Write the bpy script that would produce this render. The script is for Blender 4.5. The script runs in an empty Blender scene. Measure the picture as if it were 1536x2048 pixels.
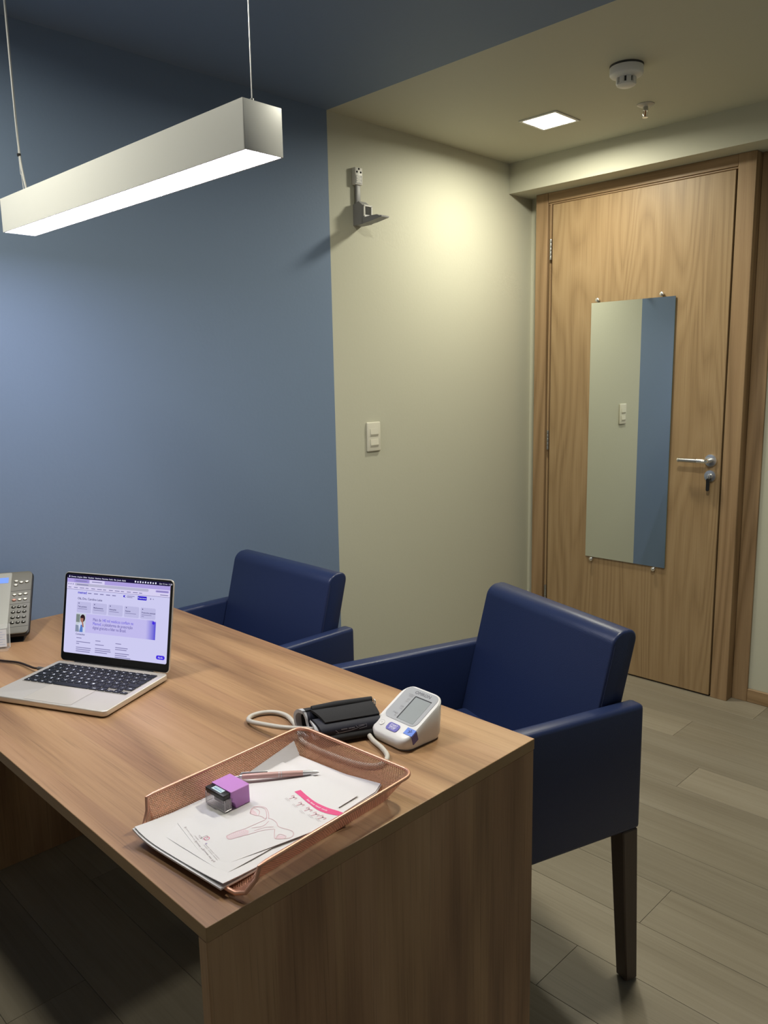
import bpy, bmesh, math, random
from mathutils import Matrix, Vector
random.seed(7)
sc = bpy.context.scene
COL = sc.collection
PI = math.pi

# ---------------------------------------------------------------- camera
F_PX, YAW, PITCH, ROLL = 1581.51, 0.7869, -0.1685, -0.0186
CAM = Vector((2.2419, 0.0, 1.3513))
fw = Vector((-math.sin(YAW)*math.cos(PITCH), math.cos(YAW)*math.cos(PITCH), math.sin(PITCH)))
rt = Vector((math.cos(YAW), math.sin(YAW), 0.0))
up = rt.cross(fw)
r2 = rt*math.cos(ROLL) + up*math.sin(ROLL)
u2 = up*math.cos(ROLL) - rt*math.sin(ROLL)
cam = bpy.data.cameras.new('camera')
cam.sensor_fit = 'HORIZONTAL'; cam.sensor_width = 36.0
cam.lens = F_PX/1536.0*36.0
cam.clip_start = 0.02
camo = bpy.data.objects.new('camera', cam); COL.objects.link(camo)
m = Matrix(((r2.x, u2.x, -fw.x, CAM.x), (r2.y, u2.y, -fw.y, CAM.y), (r2.z, u2.z, -fw.z, CAM.z), (0, 0, 0, 1)))
camo.matrix_world = m
sc.camera = camo

# ---------------------------------------------------------------- world, exposure
world = bpy.data.worlds.new('world'); sc.world = world; world.use_nodes = True
world.node_tree.nodes['Background'].inputs[0].default_value = (0.5, 0.55, 0.65, 1)
world.node_tree.nodes['Background'].inputs[1].default_value = 0.02
vs = sc.view_settings
vs.view_transform = 'Standard'; vs.look = 'None'; vs.exposure = 0.8; vs.gamma = 1.0
vs.use_curve_mapping = False
LAMP_COL, LAMP_STR = (0.87, 0.86, 1.0), 20.0       # linear pendant, cool white
DOWN_COL, DOWN_STR, DOWN_W, DOWN_SPREAD = (1.0, 0.96, 0.78), 12.0, 12.0, math.radians(172)      # square ceiling downlights, warm white

# ---------------------------------------------------------------- materials
def lin(c):
    return tuple(((v/255.0)/12.92 if v/255.0 <= 0.04045 else ((v/255.0+0.055)/1.055)**2.4) for v in c)
MATS = {}
def mat(name, col, rough=0.5, metal=0.0, spec=0.5, emit=None, estr=1.0, bump=0.0, bscale=60.0, trans=0.0, ior=1.45, coat=0.0):
    if name in MATS: return MATS[name]
    mt = bpy.data.materials.new(name); mt.use_nodes = True
    nt = mt.node_tree; b = nt.nodes['Principled BSDF']
    b.inputs['Base Color'].default_value = (*col, 1)
    b.inputs['Roughness'].default_value = rough
    b.inputs['Metallic'].default_value = metal
    b.inputs['Specular IOR Level'].default_value = spec
    b.inputs['IOR'].default_value = ior
    b.inputs['Transmission Weight'].default_value = trans
    b.inputs['Coat Weight'].default_value = coat
    if emit:
        b.inputs['Emission Color'].default_value = (*emit, 1)
        b.inputs['Emission Strength'].default_value = estr
    if bump > 0:
        tc = nt.nodes.new('ShaderNodeTexCoord'); no = nt.nodes.new('ShaderNodeTexNoise')
        no.inputs['Scale'].default_value = bscale; no.inputs['Detail'].default_value = 4
        bu = nt.nodes.new('ShaderNodeBump'); bu.inputs['Strength'].default_value = bump; bu.inputs['Distance'].default_value = 0.002
        nt.links.new(tc.outputs['Object'], no.inputs['Vector'])
        nt.links.new(no.outputs['Fac'], bu.inputs['Height'])
        nt.links.new(bu.outputs['Normal'], b.inputs['Normal'])
    MATS[name] = mt
    return mt

def wood(name, axis, cols, rough=0.45, rstretch=0.16, fine=14.0, rings=3.0, ringscale=2.2, stretch=0.05, plank=0.0, vary=False, fineamt=0.5, spec=0.4, tone=None, pores=0.0):
    """grain runs along `axis`; cols = dark, middle, light (linear)"""
    mt = bpy.data.materials.new(name); mt.use_nodes = True
    nt = mt.node_tree; N = nt.nodes; L = nt.links; b = N['Principled BSDF']
    tc = N.new('ShaderNodeTexCoord'); vec = tc.outputs['Object']
    if vary:
        oi = N.new('ShaderNodeObjectInfo'); add = N.new('ShaderNodeVectorMath'); add.operation = 'ADD'
        mul = N.new('ShaderNodeVectorMath'); mul.operation = 'SCALE'; mul.inputs[3].default_value = 37.0
        com = N.new('ShaderNodeCombineXYZ')
        for k in range(3): L.new(oi.outputs['Random'], com.inputs[k])
        L.new(com.outputs[0], mul.inputs[0]); L.new(vec, add.inputs[0]); L.new(mul.outputs[0], add.inputs[1]); vec = add.outputs[0]
    def mapped(s, a):
        mp = N.new('ShaderNodeMapping'); v = [s, s, s]; v['XYZ'.index(axis)] = s*a
        mp.inputs['Scale'].default_value = v; L.new(vec, mp.inputs['Vector']); return mp.outputs[0]
    def noise(v, det=6, rough_=0.6, dist=0.0):
        n = N.new('ShaderNodeTexNoise'); n.inputs['Scale'].default_value = 1.0
        n.inputs['Detail'].default_value = det; n.inputs['Roughness'].default_value = rough_; n.inputs['Distortion'].default_value = dist
        L.new(v, n.inputs['Vector']); return n.outputs['Fac']
    def math_(op, a, b_, c=None):
        q = N.new('ShaderNodeMath'); q.operation = op
        for k, x in enumerate((a, b_, c)):
            if x is None: continue
            if isinstance(x, (int, float)): q.inputs[k].default_value = x
            else: L.new(x, q.inputs[k])
        return q.outputs[0]
    n1 = noise(mapped(fine, stretch), 8, 0.7)
    n2 = noise(mapped(ringscale, rstretch), 2, 0.5, 0.3)
    n3 = noise(mapped(fine*7, stretch*0.5), 4, 0.6)
    rg = math_('PINGPONG', math_('MULTIPLY', n2, rings*4), 1.0)
    v = math_('ADD', math_('MULTIPLY', rg, 1.0-fineamt), math_('MULTIPLY', n1, fineamt))
    v = math_('ADD', v, math_('MULTIPLY', math_('SUBTRACT', n3, 0.5), 0.35))
    cr = N.new('ShaderNodeValToRGB'); e = cr.color_ramp.elements
    e[0].position, e[0].color = 0.18, (*cols[0], 1); e[1].position, e[1].color = 0.85, (*cols[2], 1)
    mid = e.new(0.5); mid.color = (*cols[1], 1)
    L.new(v, cr.inputs['Fac']); out = cr.outputs['Color']
    if pores > 0:
        n4 = noise(mapped(fine*14, stretch*0.35), 3, 0.5)
        pr = N.new('ShaderNodeMapRange'); pr.inputs['From Min'].default_value = 0.30; pr.inputs['From Max'].default_value = 0.42
        pr.inputs['To Min'].default_value = 1.0-pores; pr.inputs['To Max'].default_value = 1.0
        L.new(n4, pr.inputs['Value'])
        pm = N.new('ShaderNodeMix'); pm.data_type = 'RGBA'; pm.blend_type = 'MULTIPLY'; pm.inputs[0].default_value = 1.0
        L.new(out, pm.inputs[6]); L.new(pr.outputs[0], pm.inputs[7]); out = pm.outputs[2]
    if plank > 0:
        n5 = noise(mapped(plank, 0.03), 1, 0.4)
        mx = N.new('ShaderNodeMix'); mx.data_type = 'RGBA'; mx.blend_type = 'MULTIPLY'
        L.new(math_('MULTIPLY', math_('GREATER_THAN', n5, 0.5), 0.55), mx.inputs[0])
        L.new(out, mx.inputs[6]); mx.inputs[7].default_value = (*(tone or (0.86, 0.80, 0.84)), 1); out = mx.outputs[2]
    if vary:
        hv = N.new('ShaderNodeHueSaturation'); mr = N.new('ShaderNodeMapRange')
        mr.inputs['To Min'].default_value = 0.88; mr.inputs['To Max'].default_value = 1.10
        L.new(oi.outputs['Random'], mr.inputs['Value']); L.new(mr.outputs[0], hv.inputs['Value']); L.new(out, hv.inputs['Color']); out = hv.outputs['Color']
    L.new(out, b.inputs['Base Color'])
    b.inputs['Roughness'].default_value = rough; b.inputs['Specular IOR Level'].default_value = spec
    bu = N.new('ShaderNodeBump'); bu.inputs['Strength'].default_value = 0.08; bu.inputs['Distance'].default_value = 0.001
    L.new(n3, bu.inputs['Height']); L.new(bu.outputs['Normal'], b.inputs['Normal'])
    MATS[name] = mt
    return mt

M_BLUE = mat('blue_wall_paint', (0.168, 0.232, 0.350), 0.6, bump=0.15, bscale=90, spec=0.3)
M_BEIGE = mat('beige_wall_paint', (0.52, 0.515, 0.42), 0.6, bump=0.15, bscale=90, spec=0.3)
M_PALE = mat('pale_wall_paint', (0.72, 0.71, 0.68), 0.6, spec=0.3)
M_BLUEP = mat('pale_blue_wall_paint', (0.48, 0.54, 0.64), 0.6, spec=0.3)
M_DESK = wood('desk_laminate', 'X', ((0.215, 0.117, 0.060), (0.365, 0.215, 0.110), (0.465, 0.295, 0.163)), 0.42, fine=22, rings=2.2, ringscale=3.6, plank=9.0, fineamt=0.55, pores=0.22)
M_DESKV = wood('desk_laminate_upright', 'Z', ((0.215, 0.117, 0.060), (0.365, 0.215, 0.110), (0.465, 0.295, 0.163)), 0.42, fine=22, rings=2.2, ringscale=3.6, plank=9.0, fineamt=0.55, pores=0.22)
M_EDGE = wood('desk_edge_band', 'X', ((0.30, 0.19, 0.09), (0.36, 0.23, 0.115), (0.42, 0.27, 0.14)), 0.45, fine=30, rings=1.0, ringscale=3)
M_DOOR = wood('door_oak', 'Z', ((0.235, 0.150, 0.075), (0.33, 0.222, 0.117), (0.385, 0.268, 0.148)), 0.45, rstretch=0.09, fine=44, rings=11.0, ringscale=4.0, stretch=0.016, fineamt=0.70, pores=0.30)
M_FRAME = wood('frame_oak', 'Z', ((0.20, 0.125, 0.06), (0.31, 0.20, 0.108), (0.38, 0.255, 0.14)), 0.45, rstretch=0.07, fine=34, rings=5.0, ringscale=4.0, stretch=0.03, fineamt=0.6, pores=0.15)
M_FRAMEX = wood('frame_oak_level', 'X', ((0.20, 0.125, 0.06), (0.31, 0.20, 0.108), (0.38, 0.255, 0.14)), 0.45, rstretch=0.07, fine=34, rings=5.0, ringscale=4.0, stretch=0.03, fineamt=0.6, pores=0.15)
M_FLOOR = wood('floor_plank_vinyl', 'X', ((0.20, 0.170, 0.125), (0.275, 0.240, 0.185), (0.345, 0.307, 0.245)), 0.42, fine=13, rings=1.2, ringscale=3.0, stretch=0.04, vary=True, fineamt=0.75, spec=0.35, pores=0.12)
M_LEATHER = mat('navy_leather', (0.0150, 0.0255, 0.080), 0.36, bump=0.14, bscale=500, spec=0.48)
M_STITCH = mat('navy_seam', (0.012, 0.018, 0.055), 0.5)
M_LEG = wood('dark_walnut_leg', 'Z', ((0.045, 0.030, 0.022), (0.072, 0.049, 0.037), (0.100, 0.070, 0.054)), 0.4, fine=60)
M_BLACK = mat('black_plastic', (0.012, 0.012, 0.013), 0.4)
M_DARKGAP = mat('shadow_gap', (0.012, 0.008, 0.005), 0.9, spec=0.0)
M_WHITE = mat('white_plastic', (0.72, 0.72, 0.70), 0.35)
M_LAMPW = mat('white_powder_coat', (0.74, 0.74, 0.72), 0.45)
M_CHROME = mat('chrome', (0.82, 0.81, 0.79), 0.20, 0.92)
M_STEEL = mat('satin_steel', (0.50, 0.50, 0.50), 0.3, 1.0)
M_MIRROR = mat('mirror_silvering', (0.86, 0.90, 0.88), 0.0, 1.0)
M_GLASSEDGE = mat('glass_edge', (0.18, 0.28, 0.25), 0.1)
M_PAPER = mat('white_paper', (0.66, 0.65, 0.67), 0.75, spec=0.2)

# ---------------------------------------------------------------- mesh helpers
def T(x=0, y=0, z=0): return Matrix.Translation((x, y, z))
def R(a, ax): return Matrix.Rotation(a, 4, ax)
def new(): return bmesh.new()
def merge(bm, tmp, M=None, mi=0, smooth=False):
    if M is not None: bmesh.ops.transform(tmp, matrix=M, verts=tmp.verts)
    for f in tmp.faces:
        f.material_index = mi; f.smooth = smooth
    me = bpy.data.meshes.new('tmp'); tmp.to_mesh(me); tmp.free()
    bm.from_mesh(me); bpy.data.meshes.remove(me)
    return bm
def box(bm, x0, x1, y0, y1, z0, z1, r=0.0, seg=2, M=None, mi=0, smooth=None, edges=None):
    t = bmesh.new(); bmesh.ops.create_cube(t, size=1.0)
    bmesh.ops.transform(t, matrix=T((x0+x1)/2, (y0+y1)/2, (z0+z1)/2) @ Matrix.Diagonal((x1-x0, y1-y0, z1-z0, 1)), verts=t.verts)
    if r > 0:
        ed = [e for e in t.edges if edges is None or edges(e)]
        bmesh.ops.bevel(t, geom=ed, offset=r, segments=seg, profile=0.5, affect='EDGES', clamp_overlap=True)
    return merge(bm, t, M, mi, (r > 0 and seg > 1) if smooth is None else smooth)
def vert_edges(e):
    d = e.verts[0].co - e.verts[1].co
    return abs(d.x) < 1e-6 and abs(d.y) < 1e-6
def poly(bm, pts, z0, z1, M=None, mi=0, smooth=False, r=0.0, seg=2):
    """extrude a 2-D outline (x,y) between z0 and z1"""
    t = bmesh.new(); vs_ = [t.verts.new((p[0], p[1], z0)) for p in pts]
    f = t.faces.new(vs_); ex = bmesh.ops.extrude_face_region(t, geom=[f])
    tv = [v for v in ex['geom'] if isinstance(v, bmesh.types.BMVert)]
    bmesh.ops.translate(t, vec=(0, 0, z1-z0), verts=tv)
    bmesh.ops.recalc_face_normals(t, faces=t.faces)
    if r > 0:
        ed = [e for e in t.edges if abs(e.verts[0].co.z-e.verts[1].co.z) < 1e-7]
        bmesh.ops.bevel(t, geom=ed, offset=r, segments=seg, profile=0.5, affect='EDGES', clamp_overlap=True)
    return merge(bm, t, M, mi, smooth)
def rrect(w, h, r, n=5, cx=0, cy=0):
    o = []
    for sx, sy, a0 in ((1, -1, -PI/2), (1, 1, 0), (-1, 1, PI/2), (-1, -1, PI)):
        for k in range(n+1):
            a = a0 + k*PI/2/n
            o.append((cx+sx*(w/2-r)+r*math.cos(a), cy+sy*(h/2-r)+r*math.sin(a)))
    return o
def circ(r, n=24, cx=0, cy=0, sy=1.0): return [(cx+r*math.cos(2*PI*k/n), cy+r*sy*math.sin(2*PI*k/n)) for k in range(n)]
def flat(bm, pts, M=None, mi=0, z=0.0):
    t = bmesh.new(); t.faces.new([t.verts.new((p[0], p[1], z)) for p in pts])
    for f in t.faces:
        f.normal_update()
        if f.normal.z < 0: f.normal_flip()
    return merge(bm, t, M, mi)
def quad(bm, x0, x1, y0, y1, M=None, mi=0, z=0.0): return flat(bm, [(x0, y0), (x1, y0), (x1, y1), (x0, y1)], M, mi, z)
def spline(pts, n=8, closed=False):
    P = [Vector(p) for p in pts]; o = []; k = len(P)
    rng = range(k) if closed else range(k-1)
    for i in rng:
        p0 = P[(i-1) % k] if (closed or i > 0) else P[0]*2-P[1]
        p1 = P[i]; p2 = P[(i+1) % k]
        p3 = P[(i+2) % k] if (closed or i+2 < k) else P[-1]*2-P[-2]
        for j in range(n):
            t = j/n
            o.append(0.5*((2*p1)+(p2-p0)*t+(2*p0-5*p1+4*p2-p3)*t*t+(3*p1-p0-3*p2+p3)*t**3))
    if not closed: o.append(P[-1])
    return o
def tube(bm, pts, r, n=8, closed=False, M=None, mi=0, sx=1.0):
    t = bmesh.new(); P = [Vector(p) for p in pts]; k = len(P); rings = []
    nrm = None
    for i in range(k):
        a = P[(i-1) % k] if (closed or i > 0) else P[i]
        b = P[(i+1) % k] if (closed or i < k-1) else P[i]
        d = (b-a).normalized()
        if nrm is None:
            ref = Vector((0, 0, 1)) if abs(d.z) < 0.9 else Vector((1, 0, 0))
            nrm = (ref - d*ref.dot(d)).normalized()
        else:
            nrm = (nrm - d*nrm.dot(d)).normalized()
        bn = d.cross(nrm); rr = r[i] if isinstance(r, (list, tuple)) else r
        rings.append([t.verts.new(P[i]+(nrm*math.cos(2*PI*j/n)+bn*sx*math.sin(2*PI*j/n))*rr) for j in range(n)])
    for i in range(k if closed else k-1):
        A, B = rings[i], rings[(i+1) % k]
        for j in range(n): t.faces.new((A[j], A[(j+1) % n], B[(j+1) % n], B[j]))
    if not closed:
        t.faces.new(list(reversed(rings[0]))); t.faces.new(rings[-1])
    bmesh.ops.recalc_face_normals(t, faces=t.faces)
    return merge(bm, t, M, mi, True)
def lathe(bm, prof, n=24, M=None, mi=0, smooth=True):
    """prof: list of (radius, z); closed at the ends"""
    t = bmesh.new(); rings = []
    for r, z in prof:
        rings.append([t.verts.new((max(r, 1e-5)*math.cos(2*PI*j/n), max(r, 1e-5)*math.sin(2*PI*j/n), z)) for j in range(n)])
    for A, B in zip(rings, rings[1:]):
        for j in range(n): t.faces.new((A[j], A[(j+1) % n], B[(j+1) % n], B[j]))
    t.faces.new(list(reversed(rings[0]))); t.faces.new(rings[-1])
    bmesh.ops.recalc_face_normals(t, faces=t.faces)
    return merge(bm, t, M, mi, smooth)
def stroke(bm, pts, w, M=None, mi=0, closed=False, z=0.0):
    """a flat printed line"""
    P = [Vector((p[0], p[1])) for p in pts]
    t = bmesh.new(); k = len(P); L_, R_ = [], []
    for i in range(k):
        a = P[(i-1) % k] if (closed or i > 0) else P[i]
        b = P[(i+1) % k] if (closed or i < k-1) else P[i]
        d = b-a
        d = d.normalized() if d.length > 1e-9 else Vector((1, 0))
        n_ = Vector((-d.y, d.x))*w/2
        L_.append(t.verts.new((P[i].x+n_.x, P[i].y+n_.y, z))); R_.append(t.verts.new((P[i].x-n_.x, P[i].y-n_.y, z)))
    for i in range(k if closed else k-1):
        j = (i+1) % k
        t.faces.new((R_[i], R_[j], L_[j], L_[i]))
    for f in t.faces:
        f.normal_update()
        if f.normal.z < 0: f.normal_flip()
    return merge(bm, t, M, mi)
def text(bm, s, size, M=None, mi=0, align='LEFT', res=2, offset=0.0):
    cu = bpy.data.curves.new('txt', 'FONT'); cu.body = s; cu.size = size; cu.align_x = align; cu.align_y = 'CENTER'
    cu.resolution_u = res; cu.fill_mode = 'FRONT'; cu.offset = offset
    o = bpy.data.objects.new('txt', cu); me = bpy.data.meshes.new_from_object(o)
    t = bmesh.new(); t.from_mesh(me); bpy.data.meshes.remove(me); bpy.data.objects.remove(o); bpy.data.curves.remove(cu)
    return merge(bm, t, M, mi)

def obj(name, bm, mats, parent=None, M=None, kind=None, label=None, autosmooth=True):
    me = bpy.data.meshes.new(name); bm.to_mesh(me); bm.free()
    for q in (mats if isinstance(mats, (list, tuple)) else [mats]): me.materials.append(q)
    if autosmooth and any(p.use_smooth for p in me.polygons):
        try: me.set_sharp_from_angle(angle=math.radians(42))
        except Exception: pass
    o = bpy.data.objects.new(name, me); COL.objects.link(o)
    if parent: o.parent = parent
    if M is not None: o.matrix_local = M
    if kind: o['kind'] = kind
    if label: o['label'] = label
    return o
def tag(o, label, cat, group=None):
    o['label'] = label; o['category'] = cat
    if group: o['group'] = group
    return o
def thing(name, label, cat, M, group=None):
    o = bpy.data.objects.new(name, None); COL.objects.link(o); o.empty_display_size = 0.05
    o.matrix_local = M
    return tag(o, label, cat, group)
def struct(name, bm, mats, label, cat, M=None):
    o = obj(name, bm, mats, None, M, 'structure'); return tag(o, label, cat)
def clone(o, parent=None):
    c = o.copy(); COL.objects.link(c)
    if parent: c.parent = parent
    for ch in list(o.children): clone(ch, c)
    return c

# ================================================================ SETTING
XR, YF, H = 3.3, -1.5, 2.285          # right wall, wall behind the camera, ceiling
YB, YS, HS, YW = 1.9855, 3.069, 2.156, 3.249   # paint break, soffit front, soffit underside, door wall
b = new(); box(b, -0.1, XR+0.1, YF-0.1, YW+0.1, -0.10, -0.012)
floor = struct('floor', b, M_DARKGAP, 'greyish wood plank floor running across the whole room', 'floor')
rows = []
y = YF
PW, Y0 = 0.1745, 1.686
k0 = math.floor((YF-Y0)/PW)
known = {0: 1.425, 4: 1.196, 6: 1.02, 8: 1.185, -2: 1.356, 2: 0.70, 5: 0.55, 7: 0.45, 3: 0.66, 1: 0.77, -1: 0.60, -3: 0.50}
k = k0
while Y0+k*PW < YW:
    ya, yb = max(Y0+k*PW, YF), min(Y0+(k+1)*PW, YW)
    xj = known.get(k, (k*0.437) % 1.22) % 1.22
    cuts = [0.0] + [xj+1.22*i for i in range(0, 4) if 0.02 < xj+1.22*i < XR-0.02] + [XR]
    for xa, xb in zip(cuts, cuts[1:]):
        g = 0.0004
        cx, cy = (xa+xb)/2, (ya+yb)/2
        b = new(); box(b, xa+g-cx, xb-g-cx, ya+g-cy, yb-g-cy, -0.012, 0.0, 0.0005, 1)
        obj('plank', b, M_FLOOR, floor, T(cx, cy, 0))
    k += 1
# left wall and ceiling carry the paint break between blue and beige
b = new()
box(b, -0.1, 0, YF-0.1, YB, -0.1, H+0.1, mi=0); box(b, -0.1, 0, YB, YW+0.1, -0.1, H+0.1, mi=1)
struct('wall_left', b, [M_BLUE, M_BEIGE], 'long wall painted slate blue beside the desk and beige near the door', 'wall')
b = new()
box(b, 0, XR, YF, YB, H, H+0.1, mi=0); box(b, 0, XR, YB, YW, H, H+0.1, mi=1)
struct('ceiling', b, [M_BLUE, M_BEIGE], 'flat ceiling, blue over the desk and beige near the door', 'ceiling')
FX0, FX1, DX0, DX1, YL = 0.068, 1.0386, 0.159, 0.967, 3.180
b = new()
box(b, 0, FX0+0.03, YW, YW+0.1, 0, H); box(b, FX1-0.03, XR, YW, YW+0.1, 0, H); box(b, FX0+0.03, FX1-0.03, YW, YW+0.1, HS-0.02, H)
box(b, FX0+0.03, FX1-0.03, YW+0.06, YW+0.1, 0, HS-0.02)
struct('wall_back', b, M_BEIGE, 'beige end wall that holds the wooden door', 'wall')
b = new(); box(b, XR, XR+0.1, YF-0.1, YW+0.1, -0.1, H+0.1)
struct('wall_right', b, M_BLUEP, 'pale blue wall on the right of the room, outside the view', 'wall')
b = new(); box(b, -0.1, XR+0.1, YF-0.1, YF, -0.1, H+0.1)
struct('wall_front', b, M_PALE, 'pale wall behind the camera', 'wall')
b = new(); box(b, 0.0, XR, YS, YW, HS, H)
struct('trim_1', b, M_BEIGE, 'beige boxed-in beam across the ceiling above the door', 'beam')
# door frame: jambs, head, hinge-side stop, flat casing on the wall
YF_ = 3.184
fr = bpy.data.objects.new('trim_2', None); COL.objects.link(fr); fr['kind'] = 'structure'; fr.location = (0.55, YF_, 0)
tag(fr, 'deep light oak frame standing proud around the door', 'door frame')
def fpart(name, x0, x1, y0, y1, z0, z1, m_=None, r=0.0015, label=None):
    b = new(); box(b, x0-0.55, x1-0.55, y0-YF_, y1-YF_, z0, z1, r, 1)
    return obj(name, b, m_ or M_FRAME, fr, label=label)
fpart('jamb', FX0, 0.131, YF_, YW-0.001, 0, HS-0.0005)
fpart('stop_strip', 0.1385, 0.1475, YF_+0.006, YW-0.001, 0, 2.108)
fpart('jamb', 0.9712, FX1, YF_, YW-0.001, 0, HS-0.0005)
fpart('head', 0.1315, 0.9708, YF_+0.002, YW-0.001, 2.112, HS-0.0005, M_FRAMEX)
fpart('stop_strip', 0.1315, 0.9708, YF_+0.008, YW-0.001, 2.1045, 2.1115, M_FRAMEX)
fpart('casing', FX1+0.001, 1.1005, YW-0.012, YW-0.001, 0, HS-0.0005)
b = new(); box(b, 0.1316, 0.1384, YF_+0.02, YW, 0.001, 2.104); box(b, 0.1478, 0.9708, YL+0.041, YW, 0.001, 2.104)
obj('gap_lining', b, M_DARKGAP, fr, T(-0.55, -YF_, 0), label='dark gap behind the door leaf')
b = new(); box(b, 1.1012, XR, YW-0.013, YW-0.0005, 0.0005, 0.056, 0.002, 1)
struct('baseboard_back', b, M_FRAMEX, 'low light oak baseboard on the end wall right of the door frame', 'baseboard')
# door leaf
dr = bpy.data.objects.new('door_1', None); COL.objects.link(dr); dr['kind'] = 'structure'; dr.location = (0.56, YL, 0)
tag(dr, 'light oak veneered door with a tall mirror and a chrome lever', 'door')
DM = T(-0.56, -YL, 0)
b = new(); box(b, DX0+0.0025, DX1-0.001, YL, YL+0.04, 0.008, 2.10, 0.0012, 1)
obj('door_leaf', b, M_DOOR, dr, DM)
hx, hz = 0.927, 0.997
b = new(); lathe(b, [(0.0, 0), (0.0255, 0), (0.026, 0.003), (0.024, 0.008), (0.013, 0.0095), (0.0, 0.0095)], 28, T(hx, YL, hz) @ R(PI/2, 'X'))
rose = obj('handle_rose', b, M_CHROME, dr, DM)
b = new()
tube(b, [(hx, YL-0.008, hz), (hx, YL-0.040, hz)], 0.0095, 14)
tube(b, spline([(hx, YL-0.034, hz), (hx-0.006, YL-0.048, hz), (hx-0.020, YL-0.051, hz), (hx-0.034, YL-0.051, hz)], 5), 0.0095, 14)
lev = obj('handle_lever', b, M_CHROME, dr, DM)
b = new(); tube(b, [(hx-0.034, YL-0.051, hz), (hx-0.100, YL-0.051, hz), (hx-0.112, YL-0.050, hz)], [0.0082, 0.0082, 0.0082], 14)
obj('handle_grip', b, M_STEEL, lev, label='satin grip of the lever')
b = new(); tube(b, [(hx-0.112, YL-0.050, hz), (hx-0.117, YL-0.0495, hz)], [0.0092, 0.0085], 14); tube(b, [(hx-0.030, YL-0.051, hz), (hx-0.036, YL-0.051, hz)], 0.0098, 14)
obj('handle_ring', b, M_CHROME, lev)
b = new(); lathe(b, [(0.0, 0), (0.0245, 0), (0.025, 0.003), (0.023, 0.008), (0.010, 0.009), (0.010, 0.016), (0.0, 0.0165)], 28, T(0.928, YL, 0.934) @ R(PI/2, 'X'))
obj('lock_rose', b, M_CHROME, dr, DM)
for zc in (1.907, 1.047, 0.30):
    b = new()
    for i in range(5):
        lathe(b, [(0.0, 0), (0.0050, 0.0005), (0.0053, 0.002), (0.0053, 0.016), (0.0050, 0.0175), (0, 0.018)], 12, T(0.1535, YL-0.001, zc-0.045+i*0.0182))
    obj('hinge', b, M_STEEL, dr, DM)
# key in the lock
key = thing('key', 'black-headed key hanging from the lock below the door handle', 'key', T(0.928, YL-0.018, 0.934))
b = new(); box(b, -0.0045, 0.0045, -0.003, 0.001, -0.010, 0.008, 0.0012, 2); obj('key_shank', b, M_CHROME, key)
b = new(); poly(b, rrect(0.0135, 0.052, 0.006, 4, 0, -0.034), -0.002, 0.0025, R(PI/2, 'X'), r=0.001); obj('key_head', b, M_BLACK, key, T(-0.001, -0.004, 0), label='black key head')
# mirror on the door
MX0, MX1, MZ0, MZ1 = 0.3720, 0.7535, 0.524, 1.655
mi_ = thing('mirror', 'tall frameless mirror held on the wooden door by four chrome studs', 'mirror', T((MX0+MX1)/2, YL-0.006, MZ0))
cx = (MX0+MX1)/2
b = new(); box(b, MX0-cx, MX1-cx, -0.003, 0.001, 0, MZ1-MZ0)
for f in b.faces:
    f.material_index = 0 if f.normal.y < -0.5 else 1
obj('mirror_glass', b, [M_MIRROR, M_GLASSEDGE], mi_)
for px_, pz_ in ((0.404, 1.666), (0.697, 1.667), (0.405, 0.514), (0.706, 0.514)):
    b = new(); lathe(b, [(0, -0.0055), (0.0055, -0.005), (0.006, 0.004), (0.0085, 0.006), (0.009, 0.010), (0.0085, 0.014), (0.005, 0.0165), (0, 0.017)], 18, T(px_-cx, 0.0005, pz_-MZ0) @ R(PI/2, 'X'))
    obj('mirror_stud', b, M_CHROME, mi_)

# ================================================================ LIGHTS (real fittings)
M_LED = mat('pendant_diffuser', (0.9, 0.9, 0.9), 0.5, emit=LAMP_COL, estr=LAMP_STR)
M_DOWN = mat('downlight_diffuser', (0.9, 0.9, 0.9), 0.5, emit=DOWN_COL, estr=DOWN_STR)
def downlight(x, y, label, power=1.0):
    t = thing('ceiling_downlight', label, 'ceiling light', T(x, y, H), 'square ceiling downlights')
    b = new(); s, w = 0.082, 0.070
    for x0, x1, y0, y1 in ((-s, s, -s, -w), (-s, s, w, s), (-s, -w, -w, w), (w, s, -w, w)): box(b, x0, x1, y0, y1, -0.004, 0, 0.0012, 1)
    obj('frame', b, M_LAMPW, t)
    b = new(); box(b, -w, w, -w, w, -0.0025, -0.0005); obj('diffuser', b, M_DOWN, t)
    la = bpy.data.lights.new('downlight_led', 'AREA'); la.shape = 'SQUARE'; la.size = 2*w; la.energy = DOWN_W*power; la.color = DOWN_COL; la.spread = DOWN_SPREAD
    lo = bpy.data.objects.new('downlight_led', la); COL.objects.link(lo); lo.parent = t; lo.location = (0, 0, -0.0045)
downlight(0.465, 2.680, 'small square lit downlight in the beige ceiling near the door', 0.56)
downlight(0.465, 0.300, 'small square lit downlight in the blue ceiling over the desk end, above the view', 0.50)
downlight(1.42, 1.60, 'small square lit downlight in the blue ceiling behind the chairs, above the view', 0.92)

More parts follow.
